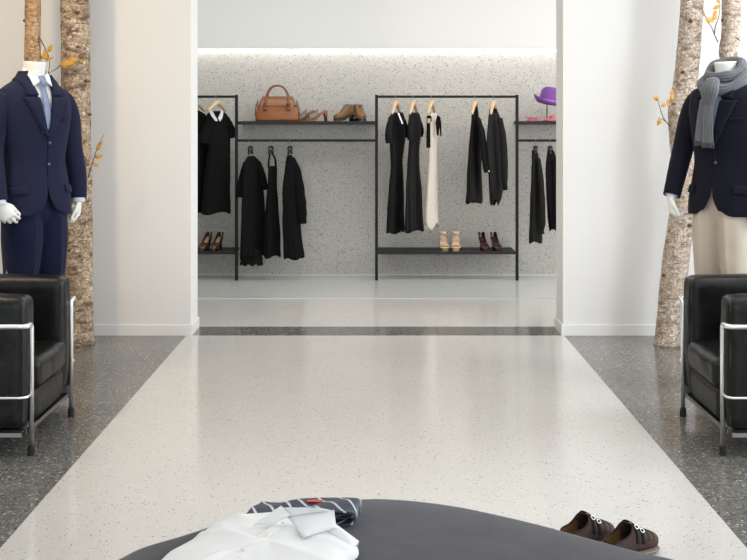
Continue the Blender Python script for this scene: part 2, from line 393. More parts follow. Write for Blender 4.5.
# ------------------------------------------------------------------ hangers and garments
def hanger(px, railz, label, wood=True, yaw=75, hw=.15, drop=.10, neck=.058):
    x = at(px, 0, RD).x; c, s = math.cos(math.radians(yaw)), math.sin(math.radians(yaw))
    h = thing('clothes_hanger', label, 'hanger', (x, RD, railz), 0, 'hangers on the rails')
    W = lambda u, z: (u*c, u*s, z)
    hk = [W(.018*math.cos(a), .004+.018*math.sin(a)+.003) for a in [(-.25+i/12*1.25)*PI for i in range(13)]]
    hk = [(p[0], p[1], p[2]) for p in hk]
    hk = list(reversed(hk)) + [W(-.017, -.008), W(-.004, -.022), W(0, -.034), W(0, -neck)]
    hk = [W(.0215*math.cos(a), .0+.0215*math.sin(a)) for a in [(-.2+i/10*1.1)*PI for i in range(11)]] + [W(-.014, -.021), W(-.002, -.03), W(0, -neck)]
    B().tube(hk, .0016, 8).build('hook', M['steel'], h)
    pts = spline([W(-hw, -neck-drop), W(-hw*.55, -neck-drop*.45), W(-.03, -neck-.006), W(0, -neck+.002), W(.03, -neck-.006), W(hw*.55, -neck-drop*.45), W(hw, -neck-drop)], 5)
    n = len(pts); rad = [.012+.014*math.sin(PI*i/(n-1))**2 for i in range(n)]
    B().tube(pts, rad, 10, flat=.85, up=(0, 0, 1)).build('shoulder_arms', M['hanger_wood'] if wood else M['black_glossy'], h)
    if not wood:
        for sg in (-1, 1):
            b = B().box(-.012, .012, -.010, .010, -.045, -.005)
            b.xf(Matrix.Translation(W(sg*.035, -neck)) @ Matrix.Rotation(math.radians(yaw), 4, 'Z')).build('clip', M['black_glossy'], h, smooth=False, bevel=.003)
    return h
def garment(name, label, cat, px, railz, rows, mat, yaw=60, d=.045, folds=5, amp=.12, seed=0, hemwave=.012, group='garments on the racks', fine=.0):
    """rows: (photo row, left, right) of the silhouette; the body is an elliptical drape turned by yaw"""
    base = Vector((at(px, 0, RD).x, RD, railz))
    r = thing(name, label, cat, base, 0, group)
    c, s = math.cos(math.radians(yaw)), math.sin(math.radians(yaw))
    keys = [(y, xl, xr) for y, xl, xr in rows]; y0, y1 = rows[0][0], rows[-1][0]
    N, R = 72, 56; out = []
    rnd = random.Random(seed); ph = rnd.random()*6; ph2 = rnd.random()*6
    for i in range(R+1):
        t = i/R; y = y0+(y1-y0)*t; xl, xr = crv(keys, y)
        A, Bp = at(xl, y, RD), at(xr, y, RD); cx = (A.x+Bp.x)/2; W = max((Bp.x-A.x)/2, .006)
        dd = min(d*(.45+.75*t), W*.85)
        u = math.sqrt(max(W*W-(dd*s)**2, 1e-6))/max(c, .2)
        u = min(u, .165)
        ring = []
        for k in range(N):
            a = 2*PI*k/N; f = min(1, t*2.2)*amp
            q_ = 1+f*(.55*math.sin(folds*a+ph+.9*t)+.35*math.sin((folds*2+1)*a+ph2-1.3*t))*(.55+.45*t)-f*.35
            lx, ly = u*math.cos(a), dd*math.sin(a)
            nx = noise.noise(Vector((lx*9+seed, ly*9, y*.05)))*.006
            X = (lx*c-ly*s)*q_ if True else 0
            X = (lx*c-ly*s)*min(q_+f*.2, 1.02); Y = (lx*s+ly*c)*q_
            z = A.z+(hemwave*math.sin(3*a+ph2)*max(0, t-.8)*5 if hemwave else 0)
            ring.append((cx+X+nx-base.x, Y+nx*1.2, z-base.z))
        out.append(ring)
    b = B().grid(out, True)
    b.build('garment_body', mat, r, solid=.002)
    r['_'] = 0; del r['_']
    return r
def sleeve(r, pts, mat, flat=.7, name='sleeve', n=16, solid=.002):
    """pts: (px, py, dy, halfwidth px)"""
    base = r.location; P = []; R = []
    for (x, y, dy, hw) in pts:
        p = at(x, y, RD)-base; P.append((p.x, dy, p.z)); R.append((hw*RD/F*.82,))
    tt = [i for i in range(len(P))]
    k = [(i,)+tuple(P[i])+R[i] for i in range(len(P))]
    S = [crv(k, i*(len(P)-1)/20) for i in range(21)]
    return B().tube([(a, b_, c_) for a, b_, c_, _ in S], [q_[3]*(1+.05*math.sin(i*1.7)) for i, q_ in enumerate(S)], n, cap=False, flat=flat, up=(0, 1, 0)).build(name, mat, r, solid=solid)
def plate(r, pts, mat, name, dy=-.06, th=.004, bevel=0):
    """a small flat shape lying on the garment front; pts in photo pixels"""
    base = r.location; f = [(at(x, y, RD).x-base.x, dy+(p[0] if p else 0), at(x, y, RD).z-base.z) for x, y, *p in pts]
    n = len(f); v = f+[(a, b_+th, c_) for a, b_, c_ in f]
    fs = [tuple(range(n)), tuple(reversed(range(n, 2*n)))]+[(i, i+n, (i+1) % n+n, (i+1) % n) for i in range(n)]
    return B().add(v, fs).build(name, mat, r, smooth=False)
BL = M['black_cloth']
# left rack
hanger(195, HR, 'pale wooden hanger half hidden by the white wall edge on the left rack', yaw=64, drop=.07)
g = garment('black_dress', 'plain black dress mostly hidden by the white wall edge at far left', 'dress', 195, HR, [(110, 190, 198), (114, 184, 204), (124, 180, 208), (150, 181, 207), (190, 180, 206), (214, 179, 205)], BL, 35, seed=1)
sleeve(g, [(183, 122, .0, 5), (180, 135, 0, 6), (178, 147, 0, 6.5)], BL)
hanger(217, HR, 'pale wooden hanger inside the white collared black dress', yaw=66, drop=.07)
g = garment('black_dress', 'short sleeved black dress with a white pointed collar, on the left rack', 'dress', 217, HR, [(111, 212, 222), (114, 208, 226), (120, 207, 229), (128, 208, 230), (150, 208, 230), (180, 205, 230), (200, 203, 230), (213, 202, 230)], BL, 32, d=.06, seed=2, folds=4)
sleeve(g, [(211, 118, -.02, 4.5), (208, 128, -.05, 6), (205.5, 136, -.07, 7), (204, 143, -.08, 7.5)], BL)
sleeve(g, [(225, 118, .03, 4.5), (228.5, 126, .04, 5.5), (231, 132, .05, 5.5), (232.5, 138, .05, 5)], BL)
plate(g, [(210, 111), (213, 110), (218, 119), (219, 121), (216.5, 121), (212.5, 116)], M['white_cotton'], 'collar', -.075)
plate(g, [(222, 110), (224.5, 112), (223.5, 118), (221, 121.5), (219.2, 118), (221.5, 113)], M['white_cotton'], 'collar', -.075)
# rail below the left wall shelf
def lowhang(px, lab, yaw=84): return hanger(px, LR, lab, wood=False, yaw=yaw, hw=.08, drop=.05, neck=.07)
lowhang(250.5, 'black clip hanger holding the ruffled hem dress')
g = garment('black_dress', 'black dress with wide half sleeves and a ruffled hem under the handbag shelf', 'dress', 250.5, LR, [(156, 248, 254), (159, 246, 257), (164, 245, 260), (175, 244, 262), (200, 243.5, 263), (225, 242.5, 264), (250, 242, 264), (256, 242, 264)], BL, 55, seed=3, folds=4)
sleeve(g, [(246, 162, -.02, 3), (243.5, 174, -.04, 4), (241.5, 186, -.06, 4.8), (240.5, 197, -.07, 5)], BL)
sleeve(g, [(258, 162, .02, 3), (261, 172, .03, 4), (263, 182, .04, 4.6), (263.5, 190, .05, 4.4)], BL)
for zz in (0, 1, 2):
    rows = []
    for i in range(6):
        ring = []
        for k in range(80):
            a = 2*PI*k/80; rr = 1+.10*math.sin(15*a+zz*2)*(i/5)+.05*i/5
            p = at(251.5+ (10.2)*math.cos(a)*rr, 249+zz*5+i*1.15+.9*math.sin(9*a+zz)*(i/5)-(3 if math.cos(a) > .1 else 0)*i/5*0, RD)
            ring.append((p.x-g.location.x, .055*math.sin(a)*rr, p.z-g.location.z-.0))
        rows.append(ring)
    B().grid(rows).build('ruffle', M['black_satin'], g, solid=.002)
lowhang(271, 'black clip hanger holding the thin strapped black dress')
g = garment('black_dress', 'thin strapped black dress with a beaded hem, second on the low rail', 'dress', 271, LR, [(166, 268.5, 276), (170, 268, 276.5), (185, 268, 277), (205, 266, 278), (230, 265, 279.5), (256.5, 264, 280.5)], BL, 55, seed=4)
sleeve(g, [(270.5, 153, -.01, .9), (269, 160, -.02, 1.1), (269, 168, -.03, 1.2)], BL, name='strap', n=8, solid=0)
sleeve(g, [(272, 153, .01, .9), (275, 159, .0, 1.3), (276, 168, .0, 1.4)], BL, name='strap', n=8, solid=0)
b = B()
for k in range(26):
    a = 2*PI*k/26; p = at(272.2+8.2*math.cos(a), 257.3+random.random(), RD); b.ball((p.x-g.location.x, .05*math.sin(a), p.z-g.location.z), .0035, 6)
b.build('bead_trim', M['beads'], g)['kind'] = 'stuff'
lowhang(290, 'black clip hanger holding the black cape dress')
g = garment('black_dress', 'black dress with a long loose cape back, third on the low rail', 'dress', 290, LR, [(155, 287.5, 292), (160, 286, 294.5), (170, 284.5, 297), (190, 283, 298), (225, 282.5, 300), (245, 283.5, 302.5), (258, 284, 304)], BL, 50, d=.06, seed=5)
sleeve(g, [(292, 158, .02, 3), (296, 172, .03, 6), (298.5, 195, .03, 8), (300, 212, .03, 8), (300.5, 224, .03, 7)], BL, flat=.9, name='cape')
# middle rack
hanger(396, HR, 'pale wooden hanger in the first black dress of the middle rack')
g = garment('black_dress', 'cap sleeved black dress, leftmost on the middle rack', 'dress', 396, HR, [(112.5, 391.5, 403), (118, 389, 405), (130, 388.5, 406.5), (150, 390, 404.5), (163, 390.5, 403), (185, 389, 404), (210, 387.5, 404.5), (232, 386, 405)], M['black_satin'], 58, seed=6, folds=4, amp=.16)
sleeve(g, [(391, 117, -.10, 3), (388.8, 128, -.13, 4), (388.3, 136, -.14, 4.2), (388.6, 143, -.14, 3.8)], M['black_satin'])
sleeve(g, [(402, 116, .08, 2.5), (404.5, 124, .11, 3.5), (406, 132, .12, 3.8), (405.5, 138, .12, 3.2)], M['black_satin'])
plate(g, [(397.5, 113), (399, 113), (403, 123.5), (401.8, 124)], M['beads'], 'neck_trim', -.06)
hanger(413.5, HR, 'pale wooden hanger in the second black dress of the middle rack')
g = garment('black_dress', 'cap sleeved black dress beside the cream dress on the middle rack', 'dress', 413.5, HR, [(112.5, 409, 419), (118, 408.5, 421), (130, 409, 421.5), (150, 408.5, 419.5), (165, 407, 419.5), (190, 406, 421.5), (215, 405, 423), (231, 404.5, 424)], M['black_satin'], 58, seed=7, folds=4, amp=.16)
sleeve(g, [(410.5, 117, -.10, 2.4), (409.5, 128, -.12, 3), (409.5, 140, -.12, 3)], M['black_satin'])
sleeve(g, [(418, 117, .07, 2.4), (420, 124, .09, 3.4), (421.5, 131, .10, 3.5), (421, 137, .10, 2.8)], M['black_satin'])
hanger(431.5, HR, 'pale wooden hanger in the cream dress')
g = garment('cream_dress', 'long cream dress with black shoulder bands and a black bow', 'dress', 431.5, HR, [(113, 430, 437), (120, 429.5, 437.5), (140, 428.5, 437.8), (160, 428, 437.5), (185, 426.5, 438), (205, 425.5, 438.5), (226, 424.5, 438.8)], M['cream_cloth'], 58, seed=8, folds=2, amp=.12, hemwave=.03)
plate(g, [(426.3, 116), (428, 115.2), (431, 116), (431.3, 121), (429.8, 123), (430, 147.5), (425.8, 147.5), (426, 130)], BL, 'shoulder_band', -.10, .006)
plate(g, [(427, 118.5), (430, 118.5), (430, 123), (427, 123)], M['insole'], 'tag', -.106)
plate(g, [(437, 115), (440, 117), (441, 124), (441.2, 137), (440, 136), (439.2, 127), (438.3, 136), (436.5, 135), (435, 122)], BL, 'bow', -.06, .006)
hanger(475, HR, 'pale wooden hanger in the high collared black blouse')
g = garment('black_blouse', 'long black blouse with high collar and silver cuff button on the middle rack', 'blouse', 475, HR, [(107, 472.5, 477), (112, 471.5, 478.5), (118, 471, 479.5), (135, 469.5, 481), (160, 467.5, 482), (185, 466.3, 482.3), (202.5, 465, 483)], M['black_satin'], 60, seed=9)
B().lathe([(.026, 0), (.028, -.02), (.027, -.045)], 24, cap=False).xf(Matrix.Translation(at(474.8, 106.5, RD)-g.location)).build('collar', M['black_satin'], g, solid=.003)
sleeve(g, [(477.5, 118, -.08, 2.5), (481, 132, -.10, 3.6), (483, 150, -.11, 4), (484.5, 165, -.11, 3.8), (485.5, 172, -.11, 3)], M['black_satin'])
c0 = at(486, 170.5, RD)-g.location; B().lathe([(.001, -.004), (.008, -.004), (.008, 0), (.001, 0)], 16, (c0.x+.012, -.14, c0.z), 'y').build('cuff_button', M['beads'], g)
hanger(493.5, HR, 'pale wooden hanger in the sheer black shirt')
g = garment('black_blouse', 'sheer charcoal blouse with long cuffed sleeve, rightmost on the middle rack', 'blouse', 493.5, HR, [(109, 489.5, 497), (113, 488.5, 499.5), (120, 487, 502), (135, 485.5, 504), (160, 486, 505), (180, 487.5, 504.5), (194, 489, 503), (203, 489.8, 499)], M['sheer'], 58, seed=10, hemwave=.03)
B().lathe([(.034, 0), (.037, -.018), (.036, -.035)], 24, cap=False).xf(Matrix.Translation(at(493.3, 108.5, RD)-g.location)).build('collar', M['black_cloth'], g, solid=.003)
sleeve(g, [(499, 118, -.07, 3), (501.5, 135, -.09, 4.2), (503, 155, -.09, 4.3), (503.5, 175, -.09, 4), (503.8, 184, -.09, 2.8)], M['sheer'])
sleeve(g, [(503.8, 184, -.09, 2.9), (504.4, 189.5, -.09, 3.1)], M['black_satin'], name='cuff')
# right rail
hanger(535.5, LR, 'black clip hanger in the charcoal blouse on the right rail', wood=False, yaw=84, hw=.08, drop=.05, neck=.07)
g = garment('black_blouse', 'sheer dark blouse with ruched cuff on the right rail, left of two', 'blouse', 535.5, LR, [(150, 531.5, 537.5), (155, 531, 539), (165, 531.3, 540), (190, 530, 541.5), (215, 529.5, 541.5), (238, 528.5, 543), (242, 529, 543)], M['sheer'], 58, seed=11)
sleeve(g, [(537.5, 158, -.05, 2.4), (539.5, 175, -.07, 3.2), (541, 200, -.08, 3.5), (541.5, 222, -.08, 3.4), (541, 229, -.08, 2.3), (541, 233, -.08, 2.8)], M['sheer'])
hanger(550, LR, 'black clip hanger in the black jacket on the right rail', wood=False, yaw=84, hw=.08, drop=.05, neck=.07)
g = garment('black_jacket', 'black jacket on the right rail, partly behind the beige wall edge', 'jacket', 550, LR, [(149, 547.5, 552.5), (153, 546.5, 555), (165, 545, 558), (190, 545, 560), (215, 547, 561), (230, 549, 561)], BL, 50, seed=12)
sleeve(g, [(555, 158, -.05, 3), (559, 180, -.07, 4), (560, 210, -.08, 4), (560, 243, -.08, 4)], BL)

# ------------------------------------------------------------------ shoes
def shoe(root, L, keys, upper, sole_mat, heel=None, sole_th=.006, insole=None, n=22, S=26, toe_open=False, platform=0, solid=.0025):
    """local: toe at -y, heel at +y.  keys: (s, halfwidth, sole z, height over sole, wrap) s=0 heel..1 toe"""
    rows = []; R = S
    for i in range(R+1):
        s = i/R; hw, z0, h, wrap = crv(keys, s); wrap = min(max(wrap, .3), 1.0)
        y = L*(.5-s); ring = []
        for k in range(n+1):
            a = (k/n*2-1)*PI*wrap
            cz = -math.cos(a); sx = math.copysign(abs(math.sin(a))**(.75 if cz > 0 else .42), math.sin(a))
            zz = z0+h*(.5+.5*cz*1.0)
            ring.append((hw*sx, y, zz if abs(a) < PI*.999 else z0+h))
        rows.append(ring)
    B().grid(rows, False).build('upper', upper, root, solid=solid)
    so = B(); rt = []; 
    for i in range(R+1):
        s = i/R; hw, z0, h, wrap = crv(keys, s); y = L*(.5-s); w_ = hw*.92+.001; pf = platform*min(1, max(0, (s-.45)*5)) 
        rt.append([(-w_, y, z0+.002), (w_, y, z0+.002), (w_, y, z0-sole_th-pf), (-w_, y, z0-sole_th-pf)])
    so.grid(rt, True, True, True).build('sole', sole_mat, root, smooth=False)
    if insole:
        ri = []
        for i in range(1, int(R*.9)):
            s = i/R; hw, z0, h, wrap = crv(keys, s); y = L*(.5-s); w_ = hw*.86; ri.append([(-w_, y, z0+.006), (0, y, z0+.004), (w_, y, z0+.006)])
        B().grid(ri, False).build('insole', insole, root)
    if heel:
        hz, r0, r1, mat = heel; y = L*.5-L*.10
        B().tube([(0, y, hz), (0, y+.004, hz*.5), (0, y+.008, 0)], [r0, (r0+r1)/2*.8, r1], 14).build('heel', mat, root)
PUMP = [(0, .006, .092, .060, .58), (.03, .025, .092, .068, .60), (.15, .031, .088, .060, .58), (.32, .029, .070, .048, .58), (.46, .033, .042, .042, .62), (.56, .038, .020, .044, .80), (.62, .041, .013, .050, 1), (.72, .043, .009, .050, 1), (.84, .040, .008, .040, 1), (.95, .024, .008, .026, 1), (1, .005, .008, .016, 1)]
def pump(px, py, D, z, label, upper, ins, yaw=0, L=.205, group='pumps on the low shelves'):
    p = at(px, py, D); r = thing('high_heel_pump', label, 'shoe', (p.x, D+.03, z), math.radians(yaw), group); r.scale = (1, 1.05, 1.2)
    shoe(r, L, PUMP, upper, M['black_glossy'], (.088, .022, .007, M['black_glossy']), insole=ins); return r
pump(204.5, 250, RD+.06, BS, 'dark brown pump on the left rack shelf, the one nearer the white wall', M['brown_patent'], M['insole'], -18)
pump(216, 250, RD+.06, BS, 'dark brown pump on the left rack shelf, the one nearer the black post', M['brown_patent'], M['insole'], -18)
pump(483.6, 250, RD+.06, BS, 'wine red patent pump on the middle rack shelf, beside the gold sandals', M['wine_patent'], M['wine_patent'], 7)
pump(496, 250, RD+.06, BS, 'wine red patent pump on the middle rack shelf, nearer the right post', M['wine_patent'], M['wine_patent'], 9)
def platform_sandal(px, label, yaw):
    p = at(px, 250, RD+.07); r = thing('platform_sandal', label, 'shoe', (p.x, RD+.09, BS), math.radians(yaw), 'gold platform sandals')
    K = [(0, .02, .115, .01, .3), (.15, .031, .113, .01, .3), (.35, .027, .095, .01, .3), (.55, .034, .05, .01, .3), (.72, .041, .036, .01, .3), (.9, .040, .034, .01, .3), (1, .022, .034, .01, .3)]
    L = .2; so = []; pl = []; 
    for i in range(25):
        s = i/24; hw, z0, h, wr_ = crv(K, s); y = L*(.5-s); so.append([(-hw, y, z0+.004), (hw, y, z0+.004), (hw, y, z0-.004), (-hw, y, z0-.004)])
        if s > .5:
            e = min(1, (s-.5)*7); pl.append([(-hw, y, z0-.004), (hw, y, z0-.004), (hw, y, (z0-.004)*(1-e)), (-hw, y, (z0-.004)*(1-e))])
    B().grid(so, True, True, True).build('insole', M['nude'], r, smooth=False)
    B().grid(pl, True, True, True).build('platform', M['gold'], r, smooth=False)
    B().tube([(0, .085, .11), (0, .088, .06), (0, .092, 0)], [.024, .012, .008], 14).build('heel', M['gold'], r)
    def band(y, z, hw, hh, ww, nm, mt):
        rows = []
        for k in range(15):
            a = PI*k/14; x = hw*math.cos(a); zz = z+hh*math.sin(a); rows.append([(x, y-ww/2, zz), (x, y+ww/2, zz+.004)])
        B().grid(rows, False).build(nm, mt, r, solid=.003)
    band(-.055, .036, .043, .030, .04, 'toe_strap', M['nude']); band(.0, .075, .036, .05, .02, 'instep_strap', M['nude'])
    rows = []
    for k in range(33):
        a = 2*PI*k/32; rows.append([(.036*math.cos(a), .06+.035*math.sin(a), .142), (.038*math.cos(a), .06+.037*math.sin(a), .168)])
    B().grid(rows, False).build('ankle_strap', M['nude'], r, solid=.003)
    B().box(-.014, .014, .088, .096, .105, .16).build('back_strap', M['nude'], r, smooth=False, bevel=.003)
    B().box(.03, .045, .045, .06, .148, .162).build('buckle', M['gold'], r, smooth=False)
    return r
platform_sandal(443.8, 'gold platform sandal below the cream dress, left one of the pair', 6)
platform_sandal(456, 'gold platform sandal, right one of the pair, beside the wine red pump', -4)
# tan mules beside the bag
def mule(px, label, yaw, D):
    p = at(px, 121, D); r = thing('heeled_mule', label, 'shoe', (p.x, D, TS), math.radians(yaw), 'tan heeled mules')
    r.scale = (1.15, 1.1, 1.12)
    K = [(0, .018, .085, .01, .3), (.12, .028, .084, .01, .3), (.3, .026, .066, .01, .3), (.55, .034, .022, .01, .3), (.75, .038, .012, .01, .3), (.92, .034, .012, .01, .3), (1, .014, .012, .01, .3)]
    so = []; L = .185
    for i in range(25):
        s = i/24; hw, z0, h, _w = crv(K, s); y = L*(.5-s); so.append([(-hw, y, z0+.006), (hw, y, z0+.006), (hw, y, max(0, z0-.018)), (-hw, y, max(0, z0-.018))])
    B().grid(so, True, True, True).build('sole', M['tan_leather'], r, smooth=False)
    B().tube([(0, .075, .08), (0, .082, .04), (0, .084, 0)], [.026, .016, .013], 14).build('heel', M['tan_dark'], r)
    rows = []
    for i in range(12):
        s = .42+.42*i/11; hw, z0, h, _w = crv(K, s); y = L*(.5-s); rows.append([(hw*1.06*math.cos(PI*k/14), y, z0+.004+(.060-.024*i/11)*math.sin(PI*k/14)) for k in range(15)])
    B().grid(rows, False).build('vamp_band', M['snake'], r, solid=.003)
    return r
mule(316, 'tan and snakeskin mule on the shelf, farther of the pair from the handbag', -78, RD+.10)
mule(304.5, 'tan and snakeskin mule on the shelf, tucked beside the handbag', -74, RD+.20)
def clog(px, label, yaw, D, tip=0):
    p = at(px, 121, D); r = thing('clog_shoe', label, 'shoe', (p.x, D, TS), math.radians(yaw), 'caramel clog shoes')
    K = [(0, .014, .06, .10, .66), (.05, .034, .06, .115, .68), (.2, .038, .056, .12, .68), (.35, .039, .046, .12, .72), (.46, .041, .032, .108, .95), (.55, .042, .024, .090, 1), (.72, .046, .018, .062, 1), (.88, .038, .018, .05, 1), (.97, .022, .018, .036, 1), (1, .005, .018, .025, 1)]
    shoe(r, .20, K, M['caramel'], M['black_glossy'], (.058, .030, .027, M['black_glossy']), sole_th=.016, insole=M['insole'], solid=.004)
    rows = []
    for k in range(25):
        a = 2*PI*k/24; rows.append([(.042*math.sin(a), .055+.042*math.cos(a), .138), (.040*math.sin(a), .055+.040*math.cos(a), .160)])
    B().grid(rows, False).build('instep_strap', M['snake'], r, solid=.004)
    return r
clog(343.5, 'caramel clog on the shelf pointing left, nearer the handbag', -62, RD+.10)
clog(360, 'caramel clog on the shelf facing the room, nearer the middle rack', 20, RD+.12)

# ------------------------------------------------------------------ handbag
def handbag():
    D = RD+.14; p = at(277.5, 121, D); k = D/F
    r = thing('handbag', 'tan leather handbag with two round handles on the wall shelf', 'bag', (p.x, D, TS))
    rows = []
    keys = [(0, .197, .070), (.03, .203, .078), (.3, .200, .078), (.6, .185, .066), (.85, .160, .045), (.96, .148, .030), (1, .142, .018)]
    H = .222
    for i in range(31):
        t = i/30; a, b_ = crv(keys, t); ring = []
        for j in range(64):
            an = 2*PI*j/64; e = .42
            x = a*math.copysign(abs(math.cos(an))**e, math.cos(an)); y = b_*math.copysign(abs(math.sin(an))**e, math.sin(an))
            nz = noise.noise(Vector((x*14, y*14, t*5)))*.008*math.sin(PI*t)
            ring.append((x, y+nz, t*H+nz-.012*math.cos(x*9)*t*0))
        rows.append(ring)
    B().grid(rows, True, True, True).build('bag_body', M['tan_leather'], r)
    B().tube([(-.145, 0, H+.002), (0, 0, H+.004), (.145, 0, H+.002)], .006, 10).build('zip', M['tan_dark'], r)
    for sg in (-1, 1):
        y = sg*.05
        pts = spline([(-.108, sg*.082, .125), (-.106, sg*.066, .19), (-.09, y, .265), (-.05, sg*.03, .318), (0, sg*.025, .332), (.05, sg*.03, .318), (.09, y, .265), (.106, sg*.066, .19), (.108, sg*.082, .125)], 6)
        B().tube(pts, .0085, 10).build('handle', M['tan_dark'], r)
        for sx in (-1, 1):
            b = B(); b.tube([(sx*.108, sg*.081+0*sx, .13), (sx*.108, sg*.085, .10)], [.021, .019], 14, flat=.35, up=(0, 1, 0)); b.build('handle_tab', M['tan_dark'], r)
            B().lathe([(.017, -.003), (.021, 0), (.017, .003), (.013, 0), (.017, -.003)], 18, (sx*.108, sg*.088, .145), 'y', cap=False).build('ring', M['gold'], r)
    for sx in (-1, 1):
        rows = [[(sx*(.168-.02*abs(u)), u*.06, .175-.02*abs(u)), (sx*(.174-.02*abs(u)), u*.06, .150-.02*abs(u))] for u in [-1+.1*i for i in range(21)]]
        rows = [[(sx*(.188-.02*abs(u)*1), u*.077, .165), (sx*(.191-.02*abs(u)), u*.081, .135)] for u in [-1+.1*i for i in range(21)]]
        B().grid(rows, False).build('side_strap', M['snake'], r, solid=.004)
        B().tube(spline([(sx*.198, 0, .015), (sx*.205, -.02, .1), (sx*.18, -.03, .19)], 6), .005, 8).build('seam', M['tan_dark'], r)
    b = B(); b.box(-.13, .13, -.086, -.076, .158, .163); b.build('flap_seam', M['tan_dark'], r, smooth=False)
handbag()

# ------------------------------------------------------------------ hat, stand, hair pieces
def hat():
    D = RD+.12; k = D/F; c = at(548.5, 104, D)
    st = thing('hat_stand', 'thin black metal stand under the purple hat', 'hat stand', (at(547, 0, D).x, D, TS))
    h1 = at(0, 99, D).z-TS
    B().lathe([(.001, 0), (.05, 0), (.05, .005), (.006, .009)], 28).build('base', M['black_metal'], st)
    B().tube([(0, 0, .005), (0, 0, h1)], .005, 10).build('pole', M['black_metal'], st)
    r = thing('hat', 'purple brimmed hat on a thin stand, right end of the shelf', 'hat', (c.x, D, c.z))
    rows = []
    prof = [(.150, .018), (.142, .006), (.125, -.002), (.105, -.004), (.094, 0), (.092, .012), (.088, .05), (.080, .095), (.068, .118), (.045, .122), (.015, .112), (.001, .110)]
    for rr, z in prof:
        ring = []
        for j in range(48):
            a = 2*PI*j/48; x = rr*math.cos(a)*1.0; y = rr*math.sin(a)*.86
            zz = z
            if rr > .1: zz += (rr-.094)*(.55*math.cos(a)**2*(1 if math.cos(a) < 0 else .1))*1.2
            if z > .1: zz -= .02*math.exp(-(y/.03)**2)
            ring.append((x, y, zz))
        rows.append(ring)
    B().grid(rows, True, False, True).xf(Matrix.Rotation(math.radians(9), 4, 'Y') @ Matrix.Diagonal((1, 1, 1.32, 1))).build('hat_felt', M['purple'], r, solid=.003)
    B().lathe([(.0945, .004), (.0935, .03)], 48, cap=False).xf(Matrix.Rotation(math.radians(9), 4, 'Y') @ Matrix.Diagonal((1, .87, 1.32, 1))).build('ribbon', M['purple_band'], r, solid=.002)
    for i, (px, w_, lab) in enumerate(((533, .065, 'pink hair piece lying at the left end of the right shelf'), (550, .07, 'pink spiky hair piece at the foot of the hat stand'))):
        DD = RD+.05; p = at(px, 121, DD); g = thing('hair_piece', lab, 'hair accessory', (p.x, DD, TS), 0, 'pink hair pieces')
        b = B(); rows = []
        for ii in range(7):
            t = ii/6; rows.append([(w_*(1-t*.7)*math.cos(a), .04*(1-t*.6)*math.sin(a), .006+.02*math.sin(t*PI/2)+.004*math.sin(5*a+ii)) for a in [2*PI*k/36 for k in range(36)]])
        b.grid(rows, True, True, True).build('disc', M['pink'], g)
        rr = random.Random(i); fb = B()
        for k in range(16):
            a = rr.random()*2*PI; l = .05+.06*rr.random(); hh = .01+.05*rr.random()*(1 if i else .3)
            fb.tube([(0.01*math.cos(a), .01*math.sin(a), .02), (l*.6*math.cos(a), l*.5*math.sin(a), .02+hh*.8), (l*math.cos(a), l*.6*math.sin(a), .015+hh)], [.004, .003, .001], 5)
        fb.build('feather_spikes', M['pink'], g)['kind'] = 'stuff'
hat()

# ------------------------------------------------------------------ birch trunks
def leaf_b(p, d, n, L, W):
    d = Vector(d).normalized(); n = Vector(n); sd = d.cross(n).normalized(); n = sd.cross(d)
    rows = []
    for i in range(7):
        t = i/6; w_ = W*math.sin(PI*min(1, t*.93+.05))**.8*(1-.35*t); c = Vector(p)+d*(L*t)+n*(-.25*L*t*t)
        rows.append([tuple(c+sd*w_+n*w_*.35), tuple(c), tuple(c-sd*w_+n*w_*.35)])
    return B().grid(rows, False)
def trunk(label, mat, base, top, r0, rt, seed, bulge=(), branches=(), knots=6):
    b0 = Vector(base); t0 = Vector(top); H = CH
    T = thing('birch_trunk', label, 'tree trunk', (b0.x, b0.y, 0), 0, 'birch trunks beside the mannequins')
    rows = []; n = 56; R = 170
    def axis(z):
        t = z/2.28; c = b0.lerp(t0, t); c.z = z
        for zb, dx, dy, s_ in bulge: c.x += dx*math.exp(-((z-zb)/s_)**2); c.y += dy*math.exp(-((z-zb)/s_)**2)
        return c
    for i in range(R+1):
        z = H*i/R; c = axis(z); r = r0+(rt-r0)*min(1, z/2.28)
        r *= 1+.10*math.exp(-z/.12)
        ring = []
        for k in range(n):
            a = 2*PI*k/n; d = Vector((math.cos(a), math.sin(a), 0))
            q_ = r*(1+.05*noise.noise(Vector((d.x*1.2+seed, d.y*1.2, z*1.6)))+.055*noise.noise(Vector((d.x*4+seed, d.y*4, z*7)))+.03*noise.noise(Vector((d.x*9, d.y*9+seed, z*26))))
            ring.append((c.x+d.x*q_-b0.x, c.y+d.y*q_-b0.y, z))
        rows.append(ring)
    B().grid(rows, True, True, True).build('trunk', mat, T)
    rnd = random.Random(seed)
    for k in range(knots):
        z = .3+2.0*(k+.5)/knots; a = -PI/2+rnd.uniform(-1.45, 1.45); c = axis(z); r = (r0+(rt-r0)*min(1, z/2.28))
        p = Vector((c.x-b0.x+math.cos(a)*r*.98, c.y-b0.y+math.sin(a)*r*.98, z))
        B().ball(p, .011+rnd.random()*.006, 12, (1, 1, .8)).build('knot', M['knot'], T)
    for pts, leaves in branches:
        P = [at(*p)-Vector((b0.x, b0.y, 0)) for p in pts]
        S = spline(P, 5); nS = len(S); br = B().tube(S, [.0042-.0026*i/nS for i in range(nS)], 8).build('branch', M['twig'], T)
        for (px, py, D, ang, L) in leaves:
            p = at(px, py, D)-Vector((b0.x, b0.y, 0)); a = math.radians(ang)
            leaf_b(p, (math.cos(a), -.25, math.sin(a)), (.2, -1, .25), L, L*.33).build('leaf', M['leaf'], br, solid=.0006)
    return T
DT = 7.62
lb, lt = at(79, 118, DT), at(75, 118, DT); 
